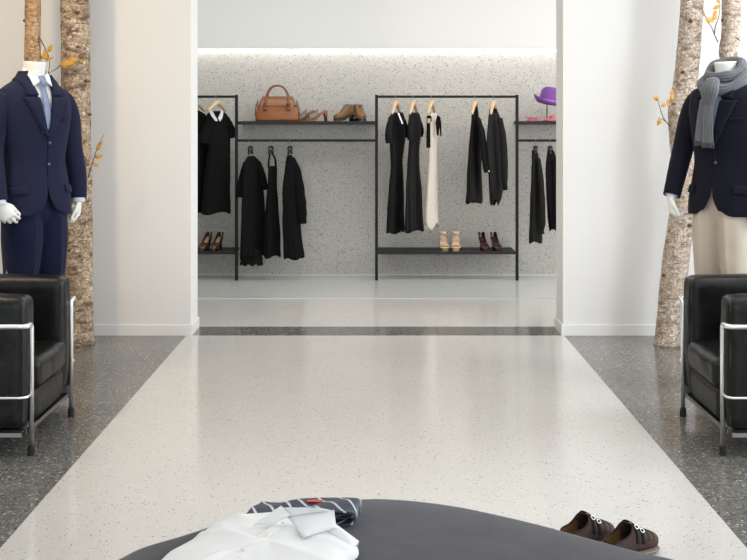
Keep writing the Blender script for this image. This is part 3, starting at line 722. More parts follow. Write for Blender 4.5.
trunk('thick mottled birch trunk right behind the suited mannequin', M['bark_brown'], lb, lt, .094, .094, 3,
      branches=[([(88, 178, 7.58), (92, 164, 7.5), (97, 149, 7.46), (104, 134, 7.45)], [(97, 150, 7.46, 60, .055), (95, 157, 7.48, 10, .055), (93, 163, 7.5, -30, .045), (98.5, 146, 7.46, 50, .04)]),
                ([(62, 64, 7.5), (56, 69, 7.36), (49, 73, 7.2)], [(60, 65, 7.45, 12, .09), (68, 60, 7.46, 5, .07), (80, 59.5, 7.5, -40, .03)])], knots=9)
lb = at(30, 118, 7.5); lt = at(33, 118, 7.5)
trunk('slim orange toned birch trunk behind the neck of the suited mannequin', M['bark_orange'], lb, lt, .055, .050, 9,
      branches=[([(38.5, 36, 7.45), (44, 46, 7.38), (48.5, 56, 7.35), (49.5, 66, 7.35), (48, 76, 7.35)], [(46, 57, 7.35, 100, .05), (48, 60, 7.34, 30, .04), (45, 54, 7.35, -70, .05), (49, 52, 7.34, 70, .05)]),
                ([(38.5, 38, 7.45), (40, 50, 7.4), (41.5, 62, 7.4)], [(41, 58, 7.4, 20, .05), (40, 48, 7.4, -150, .02)])])
DR = 7.58
rb = at(669, 118, DR); rtp = at(692.5, 118, DR)
trunk('tall pale birch trunk behind the shoulder of the scarfed mannequin', M['bark_white'], rb, rtp, .088, .074, 14, bulge=((1.0, .035, 0, .35), (1.5, -.03, 0, .25)),
      branches=[([(671, 127, 7.5), (664, 119, 7.45), (660, 108, 7.42), (657, 97, 7.42)], [(656.5, 101, 7.42, 120, .04), (661, 106, 7.42, 15, .04), (657, 96, 7.42, -80, .035)]),
                ([(671, 127, 7.5), (668.5, 117, 7.47), (669, 106, 7.46), (672, 91, 7.45)], [(669, 107, 7.46, 100, .05), (670, 100, 7.45, 60, .05), (671, 95, 7.45, 80, .04)]),
                ([(671, 127, 7.5), (665, 121, 7.45), (658, 117.5, 7.4)], [(660, 118.5, 7.4, -110, .05), (659, 119, 7.4, -60, .035)])])
rb = at(731, 118, 7.45); rtp = at(731.5, 118, 7.45)
trunk('slim birch trunk with a cut orange knot above the grey scarf', M['bark_white'], rb, rtp, .062, .060, 21, bulge=((1.93, -.02, 0, .08),),
      branches=[([(718, 42, 7.38), (714.5, 35, 7.34), (712, 28, 7.32), (706, 18, 7.3), (700, 3, 7.3)], [(703, 12, 7.3, -75, .03), (706, 19, 7.3, -20, .055), (705.5, 17, 7.3, -60, .05)]),
                ([(714.5, 34, 7.34), (715.5, 26, 7.33), (718.5, 18, 7.33), (720, 7, 7.33), (719, -2, 7.33)], [(717, 16, 7.32, 215, .05), (716, 10, 7.32, 250, .05), (720, 6, 7.33, 200, .05), (718, 3, 7.32, 100, .05)]),
                ([(736, 38, 7.36), (740.5, 41, 7.34)], [])])
kb = at(731, 37, 7.36)
# ------------------------------------------------------------------ leather armchairs
def cushion_b(sx, sy, sz, r, bulge, c=(0, 0, 0), seed=0, wr=.003, n=26):
    b = B(); h = Vector((sx/2, sy/2, sz/2)); inn = h-Vector((r, r, r))
    def face(ax, sg):
        u, v = [k for k in range(3) if k != ax]; rows = []
        for i in range(n+1):
            row = []
            for j in range(n+1):
                p = [0, 0, 0]; p[ax] = sg*h[ax]; p[u] = h[u]*math.sin((i/n-.5)*PI)*1.0; p[v] = h[v]*math.sin((j/n-.5)*PI)*1.0
                P = Vector(p); Q = Vector([max(-inn[k], min(inn[k], P[k])) for k in range(3)]); d = P-Q
                d = d.normalized() if d.length > 1e-9 else Vector((0, 0, 0)); P2 = Q+d*r
                s_ = [P2[k]/h[k] for k in range(3)]
                for k in range(3):
                    o = [m for m in range(3) if m != k]
                    P2[k] += bulge*s_[k]**3*(1-min(1, abs(s_[o[0]]))**2.4)*(1-min(1, abs(s_[o[1]]))**2.4) if True else 0
                nz = noise.noise(Vector((P2.x*9+seed, P2.y*9, P2.z*9)))*wr+noise.noise(Vector((P2.x*30+seed, P2.y*30, P2.z*12)))*wr*.5
                P2 += d*nz; row.append((P2.x+c[0], P2.y+c[1], P2.z+c[2]))
            rows.append(row)
        b.grid(rows, False)
    for ax in range(3):
        for sg in (-1, 1): face(ax, sg)
    return b
def weld(o):
    bm = bmesh.new(); bm.from_mesh(o.data); bmesh.ops.remove_doubles(bm, verts=bm.verts, dist=.0006); bmesh.ops.recalc_face_normals(bm, faces=bm.faces); bm.to_mesh(o.data); bm.free(); return o
def piping_loop(w_, h_, r, plane, off, rad=.004):
    pts = []
    for (cx, cy, a0) in ((w_/2-r, h_/2-r, 0), (-w_/2+r, h_/2-r, 90), (-w_/2+r, -h_/2+r, 180), (w_/2-r, -h_/2+r, 270)):
        for k in range(5):
            a = math.radians(a0+k*22.5); pts.append((cx+r*math.cos(a), cy+r*math.sin(a)))
    pts.append(pts[0]); P = [((off, x, y) if plane == 'x' else (x, y, off)) for x, y in pts]; return B().tube(P, rad, 8, cap=False)
def armchair(label, mirror):
    """local: front legs at x=0, the seat faces +x (or -x), y centre 0"""
    sx = -1 if mirror else 1
    YN, YFAR = 5.115, 5.78; yc = (YN+YFAR)/2; hy = (YFAR-YN)/2
    r = thing('leather_armchair', label, 'armchair', (-sx*1.538, yc, 0), 0, 'black leather armchairs')
    Mx = Matrix.Diagonal((sx, 1, 1, 1))
    def put(b, nm, mt, w_=False, **kw):
        o = b.xf(Mx).build(nm, M[mt], r, **kw)
        if w_: weld(o)
        return o
    T = .0115; zr = .588; oy = hy+.075; dp = .70
    def bend(pts, rr=.03, n=5):
        P = [Vector(p) for p in pts]; out = [P[0]]
        for i in range(1, len(P)-1):
            a = (P[i-1]-P[i]).normalized(); c = (P[i+1]-P[i]).normalized(); l = min(rr, (P[i-1]-P[i]).length*.45, (P[i+1]-P[i]).length*.45)
            for k in range(n+1):
                t = k/n; out.append((P[i]+a*l)*(1-t)**2+P[i]*2*t*(1-t)+(P[i]+c*l)*t*t)
        out.append(P[-1]); return out
    top = [(0, -hy, .035), (0, -hy, zr), (-.012, -oy, zr-.004), (-dp, -oy, zr-.004), (-dp, oy, zr-.004), (-.012, oy, zr-.004), (0, hy, zr), (0, hy, .035)]
    top = [top[0]]+[(0, -hy, zr-.006)]+[(0, -oy+.012, zr-.003), (-.02, -oy, zr-.004)]+top[3:5]+[(-.02, oy, zr-.004), (0, oy-.012, zr-.003)]+[(0, hy, zr-.006)]+[top[-1]]
    put(B().tube(bend(top, .018), T, 14), 'arm_rail', 'chrome')
    for sy in (-1, 1):
        put(B().tube([(-dp+.01, sy*hy, .035), (-dp+.01, sy*hy, zr-.02)], T, 14), 'leg', 'chrome')
        put(B().tube(bend([(0, sy*hy, .272), (0, sy*(oy-.02), .272), (-.02, sy*oy, .272), (-dp, sy*oy, .272), (-dp, sy*hy*.9, .272)], .016), .0065, 10), 'side_rail', 'chrome')
        for x in (0, -dp+.01):
            put(B().lathe([(.001, 0), (.0155, 0), (.0165, .006), (.015, .042), (.001, .043)], 18, (x, sy*hy, 0)), 'rubber_foot', 'rubber', angle=.7)
        # flat steel side bar
        put(B().box(-dp+.02, -.02, sy*oy-(.004 if sy > 0 else -.0)-0, sy*oy+(.004 if sy < 0 else 0)+0, .10, .123).box(-dp+.02, -.02, min(sy*oy, sy*(oy-.05)), max(sy*oy, sy*(oy-.05)), .119, .123), 'base_bar', 'steel', smooth=False)
    put(B().box(-.018, -.012, -hy, hy, .10, .125).box(-.06, -.012, -hy, hy, .119, .125), 'front_bar', 'steel', smooth=False)
    put(B().box(-dp+.02, -dp+.06, -oy+.02, oy-.02, .119, .125), 'back_bar', 'steel', smooth=False)
    for y0 in (hy-.03, -hy): put(B().box(-.022, -.006, y0, y0+.03, .10, .16), 'corner_bracket', 'steel', smooth=False)
    aw = .155
    for sy in (-1, 1):
        cy = sy*(oy-.016-aw/2)
        o = put(cushion_b(.66, aw, .58, .035, .012, (-.345, cy, .125+.29), seed=sy*3+1+sx), 'arm_cushion', 'leather', True)
        for e in (-1, 1):
            put(B().tube([(p[0], p[1], p[2]) for p in [(-.345+e*.0, 0, 0)]*1+[]] or [], .004) if False else piping_loop(.56, aw-.03, .03, 'x', 0).xf(Matrix.Translation((-.022 if e > 0 else -.668, cy, .415)) @ Matrix.Rotation(PI/2, 4, 'X')), 'piping', 'piping')
    iw = 2*(oy-.016-aw)-.006
    put(cushion_b(.53, iw, .148, .035, .010, (-.275, 0, .125+.074), seed=5), 'base_cushion', 'leather', True)
    put(cushion_b(.55, iw, .138, .038, .012, (-.268, 0, .268+.069), seed=8+sx, wr=.005), 'seat_cushion', 'leather', True)
    put(cushion_b(.15, iw, .45, .045, .02, (-.60, 0, .27+.225), seed=11), 'back_cushion', 'leather', True)
    return r
armchair('black leather armchair with chrome tube frame in front of the suited mannequin', False)
armchair('black leather armchair with chrome tube frame in front of the scarfed mannequin', True)

# ------------------------------------------------------------------ mannequins
TK = [(.95, .208, .156, 0), (1.05, .205, .150, 0), (1.15, .189, .134, 0), (1.26, .174, .118, 0), (1.38, .188, .126, 0), (1.48, .203, .132, 0), (1.57, .212, .128, .004), (1.63, .204, .115, .008), (1.66, .182, .102, .012), (1.685, .146, .088, .014), (1.71, .108, .076, .012), (1.735, .082, .070, .010), (1.76, .070, .066, .008)]
def surf(th, z, off=0.0, K=TK):
    a, b, c = crv(K, z)
    ex = .86
    x = math.copysign(abs(math.sin(th))**ex, math.sin(th)); y = -math.copysign(abs(math.cos(th))**ex, math.cos(th))
    n = Vector((x/a, y/b, 0)).normalized()
    return Vector((a*x, c+b*y, z))+n*off
def hand_b(b, wrist, d, f, n, s=1.0, curl=.5, spread=.10):
    """wrist point, d along the forearm, f towards the thumb side, n out of the back of the hand"""
    W = Vector(wrist); d = Vector(d).normalized(); f = Vector(f); f = (f-d*f.dot(d)).normalized(); n = d.cross(f)*(1 if d.cross(f).dot(Vector(n)) > 0 else -1)
    pal = [W-d*.05*s, W, W+d*.03*s, W+d*.06*s, W+d*.088*s]
    b.tube(pal, [.026*s, .028*s, .036*s, .041*s, .037*s], 16, flat=[.8, .72, .5, .40, .34], up=n)
    for i, (o, L, r) in enumerate(((.030, .072, .0085), (.010, .082, .009), (-.010, .076, .0085), (-.029, .060, .0075))):
        p = W+d*(.075-.006*abs(i-1))*s+f*o*s; dirr = (d+f*spread*(1.2-i*.8)).normalized(); pts = [p]; a = 0
        for k, (seg, da) in enumerate(((.46, curl*.6), (.30, curl), (.24, curl*.7))):
            a += da*(1+.12*i); dd = dirr*math.cos(a)-n*math.sin(a); pts.append(pts[-1]+dd*L*seg*s*1.05)
        pts = [tuple(q_) for q_ in spline(pts, 3)]; m = len(pts); b.tube(pts, [r*s*(1.08-.3*k/(m-1)) for k in range(m)], 10); b.ball(pts[-1], r*s*.8, 10)
    p = W+d*.015*s+f*.022*s; td = (d*.75+f*.55-n*.30).normalized(); td2 = (d*.95+f*.12-n*.42).normalized()
    pts = spline([tuple(p), tuple(p+td*.035*s), tuple(p+td*.035*s+td2*.032*s), tuple(p+td*.035*s+td2*.062*s)], 3)
    m = len(pts); b.tube(pts, [.0135*s*(1-.4*k/(m-1)) for k in range(m)], 10); b.ball(pts[-1], .0085*s, 10)
def arm_path(P, z=.0): return spline(P, 8)
def mannequin(label, X, D, yaw, jacket, trouser, shirtm, armL, armR, handL, handR, scarf, tie):
    """armL: at local -x (left in the photo). arms are shoulder, mid, elbow, low, wrist points"""
    r = thing('mannequin', label, 'mannequin', (X, D, 0), math.radians(yaw), 'headless menswear mannequins')
    B().lathe([(.001, 0), (.165, 0), (.17, .005), (.17, .055), (.165, .06), (.001, .06)], 48).build('base', M['white_plastic'], r)
    # body: one continuous figure
    b = B(); rows = []
    for i in range(26):
        z = .93+(1.75-.93)*i/25; a, bb, c = crv(TK, z); sh = min(1, max(0, (z-1.22)/.12)); a = .135+(a-.135)*sh; bb = .085+(bb-.085)*sh; rows.append([((a-.022)*math.sin(2*PI*k/28), c-(bb-.022)*math.cos(2*PI*k/28), z) for k in range(28)])
    b.grid(rows, True, True, True)
    b.tube([(0, .008, 1.64), (0, .004, 1.72), (0, -.004, 1.775), (0, -.008, 1.812)], [.075, .060, .058, .062], 28)
    for P in (armL, armR):
        S = arm_path(P); m = len(S); b.tube(S, [.034-.006*k/(m-1) for k in range(m)], 14)
    for (P, (dd, ff, nn, cu)) in ((armL, handL), (armR, handR)):
        hand_b(b, P[-1], dd, ff, nn, 1.05, cu)
    for sg in (-1, 1):
        b.tube(spline([(sg*.095, 0, .98), (sg*.10, -.01, .75), (sg*.105, -.005, .55), (sg*.11, .015, .3), (sg*.115, .02, .13), (sg*.115, .02, .10)], 4), [.085-.048*k/20 for k in range(21)], 16)
        b.tube([(sg*.115, .05, .10), (sg*.118, .0, .095), (sg*.124, -.07, .083), (sg*.128, -.15, .077)], [.038, .042, .04, .022], 14, flat=.75, up=(0, 0, 1))
    b.build('body', M['white_plastic'], r, remesh=.005)
    # shirt front
    rows = []
    for i in range(24):
        z = 1.34+(1.755-1.34)*i/23; rows.append([tuple(surf(-1.0+2.0*k/24, z, -.008)) for k in range(25)])
    B().grid(rows, False).build('shirt_front', shirtm, r, solid=.002)
    # jacket shell
    zh = .965; rows = []; N = 96; R = 64; VB = 1.405 if not scarf else 1.36; ZT = 1.748
    def opening(z):
        if z > VB:
            hw = .064*((z-VB)/(ZT-VB))**.85; return math.asin(min(.95, (hw/crv(TK, z)[0])**(1/.86)))+.001
        if z < 1.20: return .001+.17*max(0, (1.16-z)/(1.16-zh))**2.4
        return .001
    for i in range(R+1):
        z = zh+(ZT-zh)*i/R; o = opening(z); row = []
        for k in range(N+1):
            th = o+(2*PI-2*o)*k/N; p = surf(th, z, .004+.004*noise.noise(Vector((math.sin(th)*3, z*5, math.cos(th)*3+X))))
            fr = math.exp(-min(th, 2*PI-th)**2/.5)
            lift = max(0, 1-(z-zh)/.06)
            p.z += .045*fr*lift*0 + .03*math.exp(-((min(th, 2*PI-th)-o)/.20)**2)*max(0, 1-(z-zh)/.10)
            if 0: pass
            row.append(tuple(p))
        rows.append(row)
    B().grid(rows, False).build('jacket', jacket, r, solid=.005)
    # lapels: follow the V
    for sg in (-1, 1):
        rows = []; nL = 30
        for i in range(nL+1):
            z = VB-.01+(ZT+.002-VB)*i/nL; o = opening(z); t = i/nL
            aa = crv(TK, z)[0]; wm = (.085*(t/.62)**.75 if t < .62 else .088 if t < .66 else .060-.012*(t-.66)/.34); wdt = math.asin(min(.98, ((.064*max(0, t)**.85+wm)/aa)**(1/.86)))-(o-.01)
            if t < .02: wdt = .01
            row = []
            for k in range(7):
                th = sg*(o-.01+wdt*k/6); off = .011+.007*math.sin(PI*(k/6)*.9)+(.004 if k < 6 else -.004)
                row.append(tuple(surf(th, z+(.0 if t < .64 else 0), off)))
            rows.append(row)
        cut = int(nL*.64)
        B().grid(rows[:cut+1], False).build('lapel', jacket, r, solid=.003)
        B().grid(rows[cut+1:], False).build('collar', jacket, r, solid=.003)
    rows = []
    for i in range(6):
        z = 1.71+.050*i/5; rows.append([tuple(surf(.85+(2*PI-1.70)*k/40, z, .011)) for k in range(41)])
    B().grid(rows, False).build('back_collar', jacket, r, solid=.004)
    # dark front edge, buttons, pockets
    e = [tuple(surf(.014+.0*z, z, .0065)) for z in [1.41-.44*i/20*.55 for i in range(21)]]
    B().tube(e, .0018, 6).build('front_edge', M['lapel_edge'], r)
    for z in ((1.362, 1.245) if not scarf else (1.255,)):
        p = surf(.05, z, .010); B().lathe([(.001, -.004), (.009, -.004), (.0105, -.001), (.009, .001), (.001, .001)], 18, tuple(p), 'y').build('button', M['button_dark'], r)
    for sg in (-1, 1):
        if scarf and sg < 0: pass
        rows = []
        for i in range(5):
            z = 1.135-.045*i/4; rows.append([tuple(surf(sg*(.55+.62*k/12), z-.012*k/12, .011+.003*(i > 0))) for k in range(13)])
        B().grid(rows, False).build('pocket_flap', jacket, r, solid=.003)
    rows = [[tuple(surf(.42+.42*k/10, z+.012*k/10, .011)) for k in range(11)] for z in (1.500, 1.480)]
    B().grid(rows, False).build('breast_pocket', jacket, r, solid=.003)
    # sleeves
    for P in (armL, armR):
        S = arm_path(P)[:-1]; m = len(S)
        rad = [crv([(0, .046), (.10, .062), (.28, .068), (.5, .060), (.75, .055), (1, .048)], k/(m-1))[0]*(1+.03*noise.noise(Vector((k*.45, P[0][0]*9, X)))) for k in range(m)]
        bb = B().tube(S, rad, 26, cap=False, flat=1.0); 
        bb.ball(S[0], .0445, 18, (1, 1, .95))
        bb.build('sleeve', jacket, r, solid=.003)
        S2 = arm_path(P)[-5:]; dl = (S2[-1]-S2[-2]).normalized()*(.012 if not scarf else -.01); B().tube([tuple(S2[0]), tuple(S2[2]), tuple(S2[-1]+dl)], [.039, .039, .037], 20, cap=False).build('shirt_cuff', shirtm, r, solid=.003)
        for q2 in range(3):
            S3 = S[-2-q2*2]; pass
    # trousers, one continuous garment
    b = B(); rows = []
    for i in range(10):
        z = .86+(1.12-.86)*i/9; rows.append([((.182-.11*(1-min(1, i/4.5))**2)*math.sin(2*PI*k/32), -(.128-.08*(1-min(1, i/4.5))**2)*math.cos(2*PI*k/32)+.005, z) for k in range(32)])
    b.grid(rows, True, True, True)
    for sg in (-1, 1):
        S = spline([(sg*.080, .0, 1.0), (sg*.080, -.005, .86), (sg*.084, -.008, .66), (sg*.092, 0, .50), (sg*.110, .012, .3), (sg*.115, .02, .10)], 8); m = len(S)
        rows = []
        for k, c in enumerate(S):
            t = k/(m-1); rx = crv([(0, .092), (.2, .102), (.38, .090), (.65, .076), (1, .080)], t)[0]; ry = crv([(0, .130), (.2, .136), (.38, .118), (.5, .098), (.65, .082), (1, .088)], t)[0]
            ring = []
            for j in range(36):
                a = 2*PI*j/36; cr = .012*math.exp(-((((a-PI*1.5+PI) % (2*PI))-PI)/.16)**2)
                wv = .004*noise.noise(Vector((math.cos(a)*2, math.sin(a)*2+sg, c.z*9)))
                ring.append((c.x+(rx+wv)*math.cos(a), c.y+(ry+cr+wv)*math.sin(a), c.z))
            rows.append(ring)
        b.grid(rows, True, True, True)
    b.build('trousers', trouser, r, remesh=.006)
    if tie:
        # shirt collar and tie
        for sg in (-1, 1):
            v = []
            top_ = [(sg*.040, .045, 1.775), (sg*.064, .010, 1.778), (sg*.066, -.025, 1.768), (sg*.045, -.055, 1.745), (sg*.012, -.074, 1.722)]
            bot_ = [(sg*.050, .060, 1.735), (sg*.072, .012, 1.735), (sg*.078, -.040, 1.715), (sg*.066, -.088, 1.672), (sg*.024, -.096, 1.700)]
            T2, B2 = spline(top_, 4), spline(bot_, 4)
            B().grid([[tuple(a), tuple((a+c)/2+Vector((0, -.003, 0))), tuple(c)] for a, c in zip(T2, B2)], False).build('shirt_collar', shirtm, r, solid=.003)
        kn = [(0, -.078, 1.728), (0, -.088, 1.712), (0, -.096, 1.692), (0, -.100, 1.672)]
        B().tube(kn, [.020, .021, .017, .012], 16, flat=.55, up=(0, 1, 0)).build('tie_knot', M['tie_check'], r)
        S = []; zt = [1.680-.262*i/14 for i in range(15)]
        rows = []
        for i, z in enumerate(zt):
            w_ = .013+.016*min(1, i/9); p = surf(0, z, .004); p.y = min(p.y, -.100 if i < 3 else p.y)
            rows.append([(x*w_, p.y-(.006*(1-x*x)), z) for x in (-1, -.5, 0, .5, 1)])
        B().grid(rows, False).build('tie', M['tie_check'], r, solid=.003)
    if scarf:
        b = B()
        def loop(cz, rx, ry, r_, tilt, yo=0, n=40, fl=.75, ph=0):
            P = []
            for k in range(n+1):
                a = 2*PI*k/n+ph; P.append((rx*math.cos(a), yo+ry*math.sin(a), cz+tilt*math.sin(a)+.006*math.sin(3*a+ph)))
            bb = B().tube(P, [r_*(1+.10*math.sin(5*k*2*PI/n+ph)) for k in range(n+1)], 16, cap=False, flat=fl, up=(0, 0, 1)); return bb
        o = loop(1.762, .092, .090, .026, .050, .0, fl=1.5); o.build('neck_wrap', M['knit'], r)
        o = loop(1.715, .122, .112, .030, .062, -.008, ph=1.0, fl=1.2); o.build('neck_wrap', M['knit'], r)
        kp = [(.012, -.13, 1.715), (.006, -.168, 1.675), (.0, -.172, 1.630), (-.012, -.160, 1.575)]
        B().tube(spline(kp, 4), [.026, .036, .044, .048, .052, .055, .056, .054, .050, .045, .040, .035, .030], 20, flat=.62, up=(0, 1, 0)).build('scarf_knot', M['knit'], r)
        for (x0, x1, z1, yy, w0, w1) in ((-.034, -.074, 1.372, -.148, .024, .032), (.0, -.012, 1.362, -.165, .028, .036)):
            S = spline([(x0, -.165, 1.60), ((x0+x1)/2-.002, yy-.008, 1.50), (x1, yy-.0, z1)], 10); m = len(S)
            B().tube(S, [w0+(w1-w0)*k/(m-1) for k in range(m)], 18, flat=.36, up=(0, 1, 0)).build('scarf_tail', M['knit'], r)
            fb = B()
            for k in range(14):
                x = x1+w1*(-.95+1.9*k/13); fb.tube([(x, yy, z1+.004), (x+.003*math.sin(k*2), yy-.002, z1-.014), (x+.005*math.sin(k*3), yy, z1-.028)], [.003, .0025, .0015], 6)
            fb.build('fringe', M['knit'], r)['kind'] = 'stuff'
    return r
DM = 6.4
aL = [(-.178, .0, 1.625), (-.228, .005, 1.50), (-.252, .0, 1.33), (-.270, -.055, 1.185), (-.275, -.110, 1.040)]
aR = [(.178, .0, 1.625), (.228, .015, 1.50), (.256, .02, 1.33), (.270, -.01, 1.18), (.262, -.035, 1.030)]
mannequin('headless white mannequin in navy pinstripe suit, white shirt and blue tie', at(34, 0, DM).x, DM, 48, M['suit'], M['suit_dark'], M['shirt'],
          aL, aR, ((.45, -.35, -.85), (.5, -.4, .5), (-.6, -.8, .1), .62), ((-.08, -.05, -1), (-.5, -.9, .0), (1, -.6, 0), .75), False, True)
aL2 = [(-.178, .0, 1.625), (-.228, .01, 1.50), (-.264, -.015, 1.33), (-.262, -.08, 1.19), (-.262, -.140, 1.050)]
aR2 = [(.178, .0, 1.625), (.228, .015, 1.50), (.256, .02, 1.33), (.270, -.01, 1.18), (.265, -.035, 1.04)]
mannequin('headless white mannequin in dark navy blazer, beige trousers and grey knitted scarf', at(726, 0, DM).x, DM, -48, M['blazer'], M['chino'], M['shirt_blue'],
          aL2, aR2, ((.10, -.05, -1), (.6, -.8, 0), (-1, -.5, 0), 1.0), ((-.05, -.05, -1), (-.4, -.9, 0), (1, 0, 0), .6), True, False)

# ------------------------------------------------------------------ pouf with shirt, tie; shoes on the floor
PZ = .42
def pouf():
    pts = [on(x, y, PZ) for x, y in ((114, 560), (143, 546), (184, 533.7), (240, 516.5), (300, 503.5), (364, 497.8), (396, 498.2), (424, 500.6), (452, 504.4), (480, 509.6), (535, 522.2), (580, 534.5), (639, 550.3), (680, 560))]
    out = [(p.x, p.y) for p in pts]+[(.85, 2.63), (.90, 2.36), (.78, 2.05), (.45, 1.85), (0, 1.78), (-.45, 1.86), (-.73, 2.1), (-.82, 2.4), (-.76, 2.64)]
    S = spline([(x, y, 0) for x, y in out], 6, closed=True); n = len(S); c = Vector((0, 2.5, 0))
    r = thing('pouf', 'large low rounded charcoal velvet pouf in the foreground', 'pouf', (0, 2.5, 0))
    def ring(off, z, dome=0):
        o = []
        for i in range(n):
            t = (S[(i+1) % n]-S[i-1]).normalized(); nr = Vector((t.y, -t.x, 0)); nr = nr if nr.dot(S[i]-c) > 0 else -nr
            p = S[i]-c+nr*off; o.append((p.x, p.y, z))
        return o
    def sring(f, z): return [((S[i]-c).x*f, (S[i]-c).y*f, z) for i in range(n)]
    rows = [ring(-.02, .05), ring(.015, .06)]+[ring(.022+.004*math.sin(PI*k/6), .08+.30*k/6) for k in range(7)]
    for k in range(1, 7):
        a = PI/2*k/6; rows.append(ring(.022-.035*(1-math.cos(a)), .385+.033*math.sin(a)))
    for f in (.9, .8, .7, .6, .5, .4, .3, .2, .1, .02): rows.append(sring(f*.955, PZ-.0005+.0015*(1-f)))
    B().grid(rows, True, True, True).build('cushion', M['velvet'], r)
    B().grid([ring(-.05, 0), ring(-.05, .05)], True, True, True).build('plinth', M['rubber'], r)
pouf()
def shirt():
    base = on(275, 540, PZ); 
    r = thing('folded_shirt', 'white button shirt lying with open collar on the charcoal pouf', 'shirt', (base.x, base.y, PZ+.002))
    off = Vector((base.x, base.y, PZ+.002))
    edge = [(197, 529.4), (210, 521), (228, 514.5), (246, 511.5), (262, 512), (290, 510), (320, 512), (336, 522), (348, 530), (358, 540), (356, 548), (345, 558)]
    P = [on(x, y, PZ+.035) for x, y in edge]; P = [(p.x, p.y) for p in P]
    P += [(-.05, 2.60), (-.10, 2.40), (-.36, 2.34), (-.56, 2.42), (-.545, 2.62), (-.50, 2.82)]
    S = spline([(x, y, 0) for x, y in P], 5, closed=True); n = len(S); c = sum(S, Vector())/n
    rows = []
    for f, h in ((1.0, 0), (1.004, .006), (1.0, .014), (.985, .022), (.95, .028), (.88, .033), (.78, .037), (.66, .040), (.52, .043), (.38, .045), (.25, .047), (.12, .048), (.02, .048)):
        ring = []
        for p in S:
            q_ = c+(p-c)*f; nz = noise.noise(Vector((q_.x*5+2, q_.y*9, 1)))*.010+noise.noise(Vector(((q_.x+q_.y*.5)*20, (q_.y-q_.x)*6, 4)))*.006
            fold = .006*max(0, math.sin((q_.x*.8+q_.y*1.1)*38))**3
            hh = h+(nz+fold)*min(1, h/.03)*(1.2)
            ring.append((q_.x-off.x, q_.y-off.y, max(hh, .0)))
        rows.append(ring)
    B().grid(rows, True, True, True).build('shirt_body', M['white_cotton'], r, sub=1)
    def sheet(name, corners, th=.003, n1=8, mat=M['white_cotton'], curve=.0, lift=0):
        A, Bq, C_, D_ = [on(x, y, z)-off for x, y, z in corners]; rows = []
        for i in range(n1+1):
            u = i/n1; row = []
            for j in range(n1+1):
                v = j/n1; p = A*(1-u)*(1-v)+Bq*u*(1-v)+C_*u*v+D_*(1-u)*v; p.z += curve*math.sin(PI*u)*math.sin(PI*v)+lift*math.sin(PI*v); row.append(tuple(p))
            rows.append(row)
        return B().grid(rows, False).build(name, mat, r, solid=th)
    sheet('collar', [(287, 516.5, .490), (334, 510, .515), (336.5, 527.5, .475), (303.5, 537, .470)], curve=.012)
    sheet('collar', [(281, 505.5, .515), (291, 515, .500), (270, 525, .474), (253, 525, .470)], curve=.006)
    sheet('collar_stand', [(287, 517, .488), (333, 510.5, .512), (318, 507.5, .522), (284, 507.5, .512)], curve=.006)
    sheet('placket', [(278, 521, .472), (288, 524, .470), (238, 558, .467), (227, 555, .467)], th=.0015, curve=.002)
    sheet('shoulder_fold', [(322, 527, .470), (336, 524, .470), (359, 541, .455), (352, 549, .448)], th=.010, curve=.010)
    for x, y, z in ((283, 523.5, .476), (267, 533.5, .476), (243, 549, .474)):
        p = on(x, y, z)-off; B().lathe([(.001, 0), (.0055, 0), (.006, .002), (.004, .0025), (.001, .002)], 16, tuple(p)).build('button', M['button_cream'], r)
shirt()
def tie():
    A = on(254, 510.5, .450); Z = on(359, 512.5, .450)
    r = thing('folded_tie', 'navy silk tie with thin diagonal stripes folded behind the white shirt', 'tie', (A.x, A.y, PZ+.003))
    off = Vector((A.x, A.y, PZ+.003)); L = (Z-A).length; dx = (Z-A).normalized(); dx.z = 0; dy = Vector((-dx.y, dx.x, 0))
    prof = [(.02, .004), (.10, .003), (.2, .004), (L-.05, .005), (L-.015, .008), (L, .022), (L-.008, .040), (L-.04, .046), (L-.10, .042), (L*.5, .036), (L*.3, .034), (.05, .032), (0, .034)]
    S = spline([(a, 0, z) for a, z in prof], 5); rows = []
    for i, p in enumerate(S):
        t = i/(len(S)-1); row = []
        for k in range(9):
            v = -.044+.088*k/8; q_ = dx*(p.x+v*(.35 if t > .8 else .12))+dy*(v+.006*math.sin(i*.2)); row.append((q_.x, q_.y, p.z+.004*math.sin(k*.8+i*.3)*min(1, t*3)+v*.10*min(1, p.z/.03)+.004*min(1, p.z/.03)))
        rows.append(row)
    B().grid(rows, False).build('tie_blade', M['tie_stripe'], r, solid=.004)
    q_ = dx*(L*.57)+dy*.036
    B().box(-.022, .022, -.010, .010, 0, .003).xf(Matrix.Translation((q_.x, q_.y, .0425)) @ Matrix.Rotation(math.atan2(dx.y, dx.x), 4, 'Z')).build('label', M['red'], r, smooth=False, bevel=.002)
    p2 = [(L*.25, 0, .012), (L*.6, .005, .014), (L-.03, 0, .018), (L-.02, 0, .030), (L-.12, 0, .028)]
    rows = []
    for p in spline(p2, 5):
        rows.append([tuple(dx*p.x+dy*(p.y+v)+Vector((0, 0, p.z))) for v in (-.026, -.013, 0, .013, .026)])
    B().grid(rows, False).build('tie_tail', M['tie_stripe'], r, solid=.003)
tie()
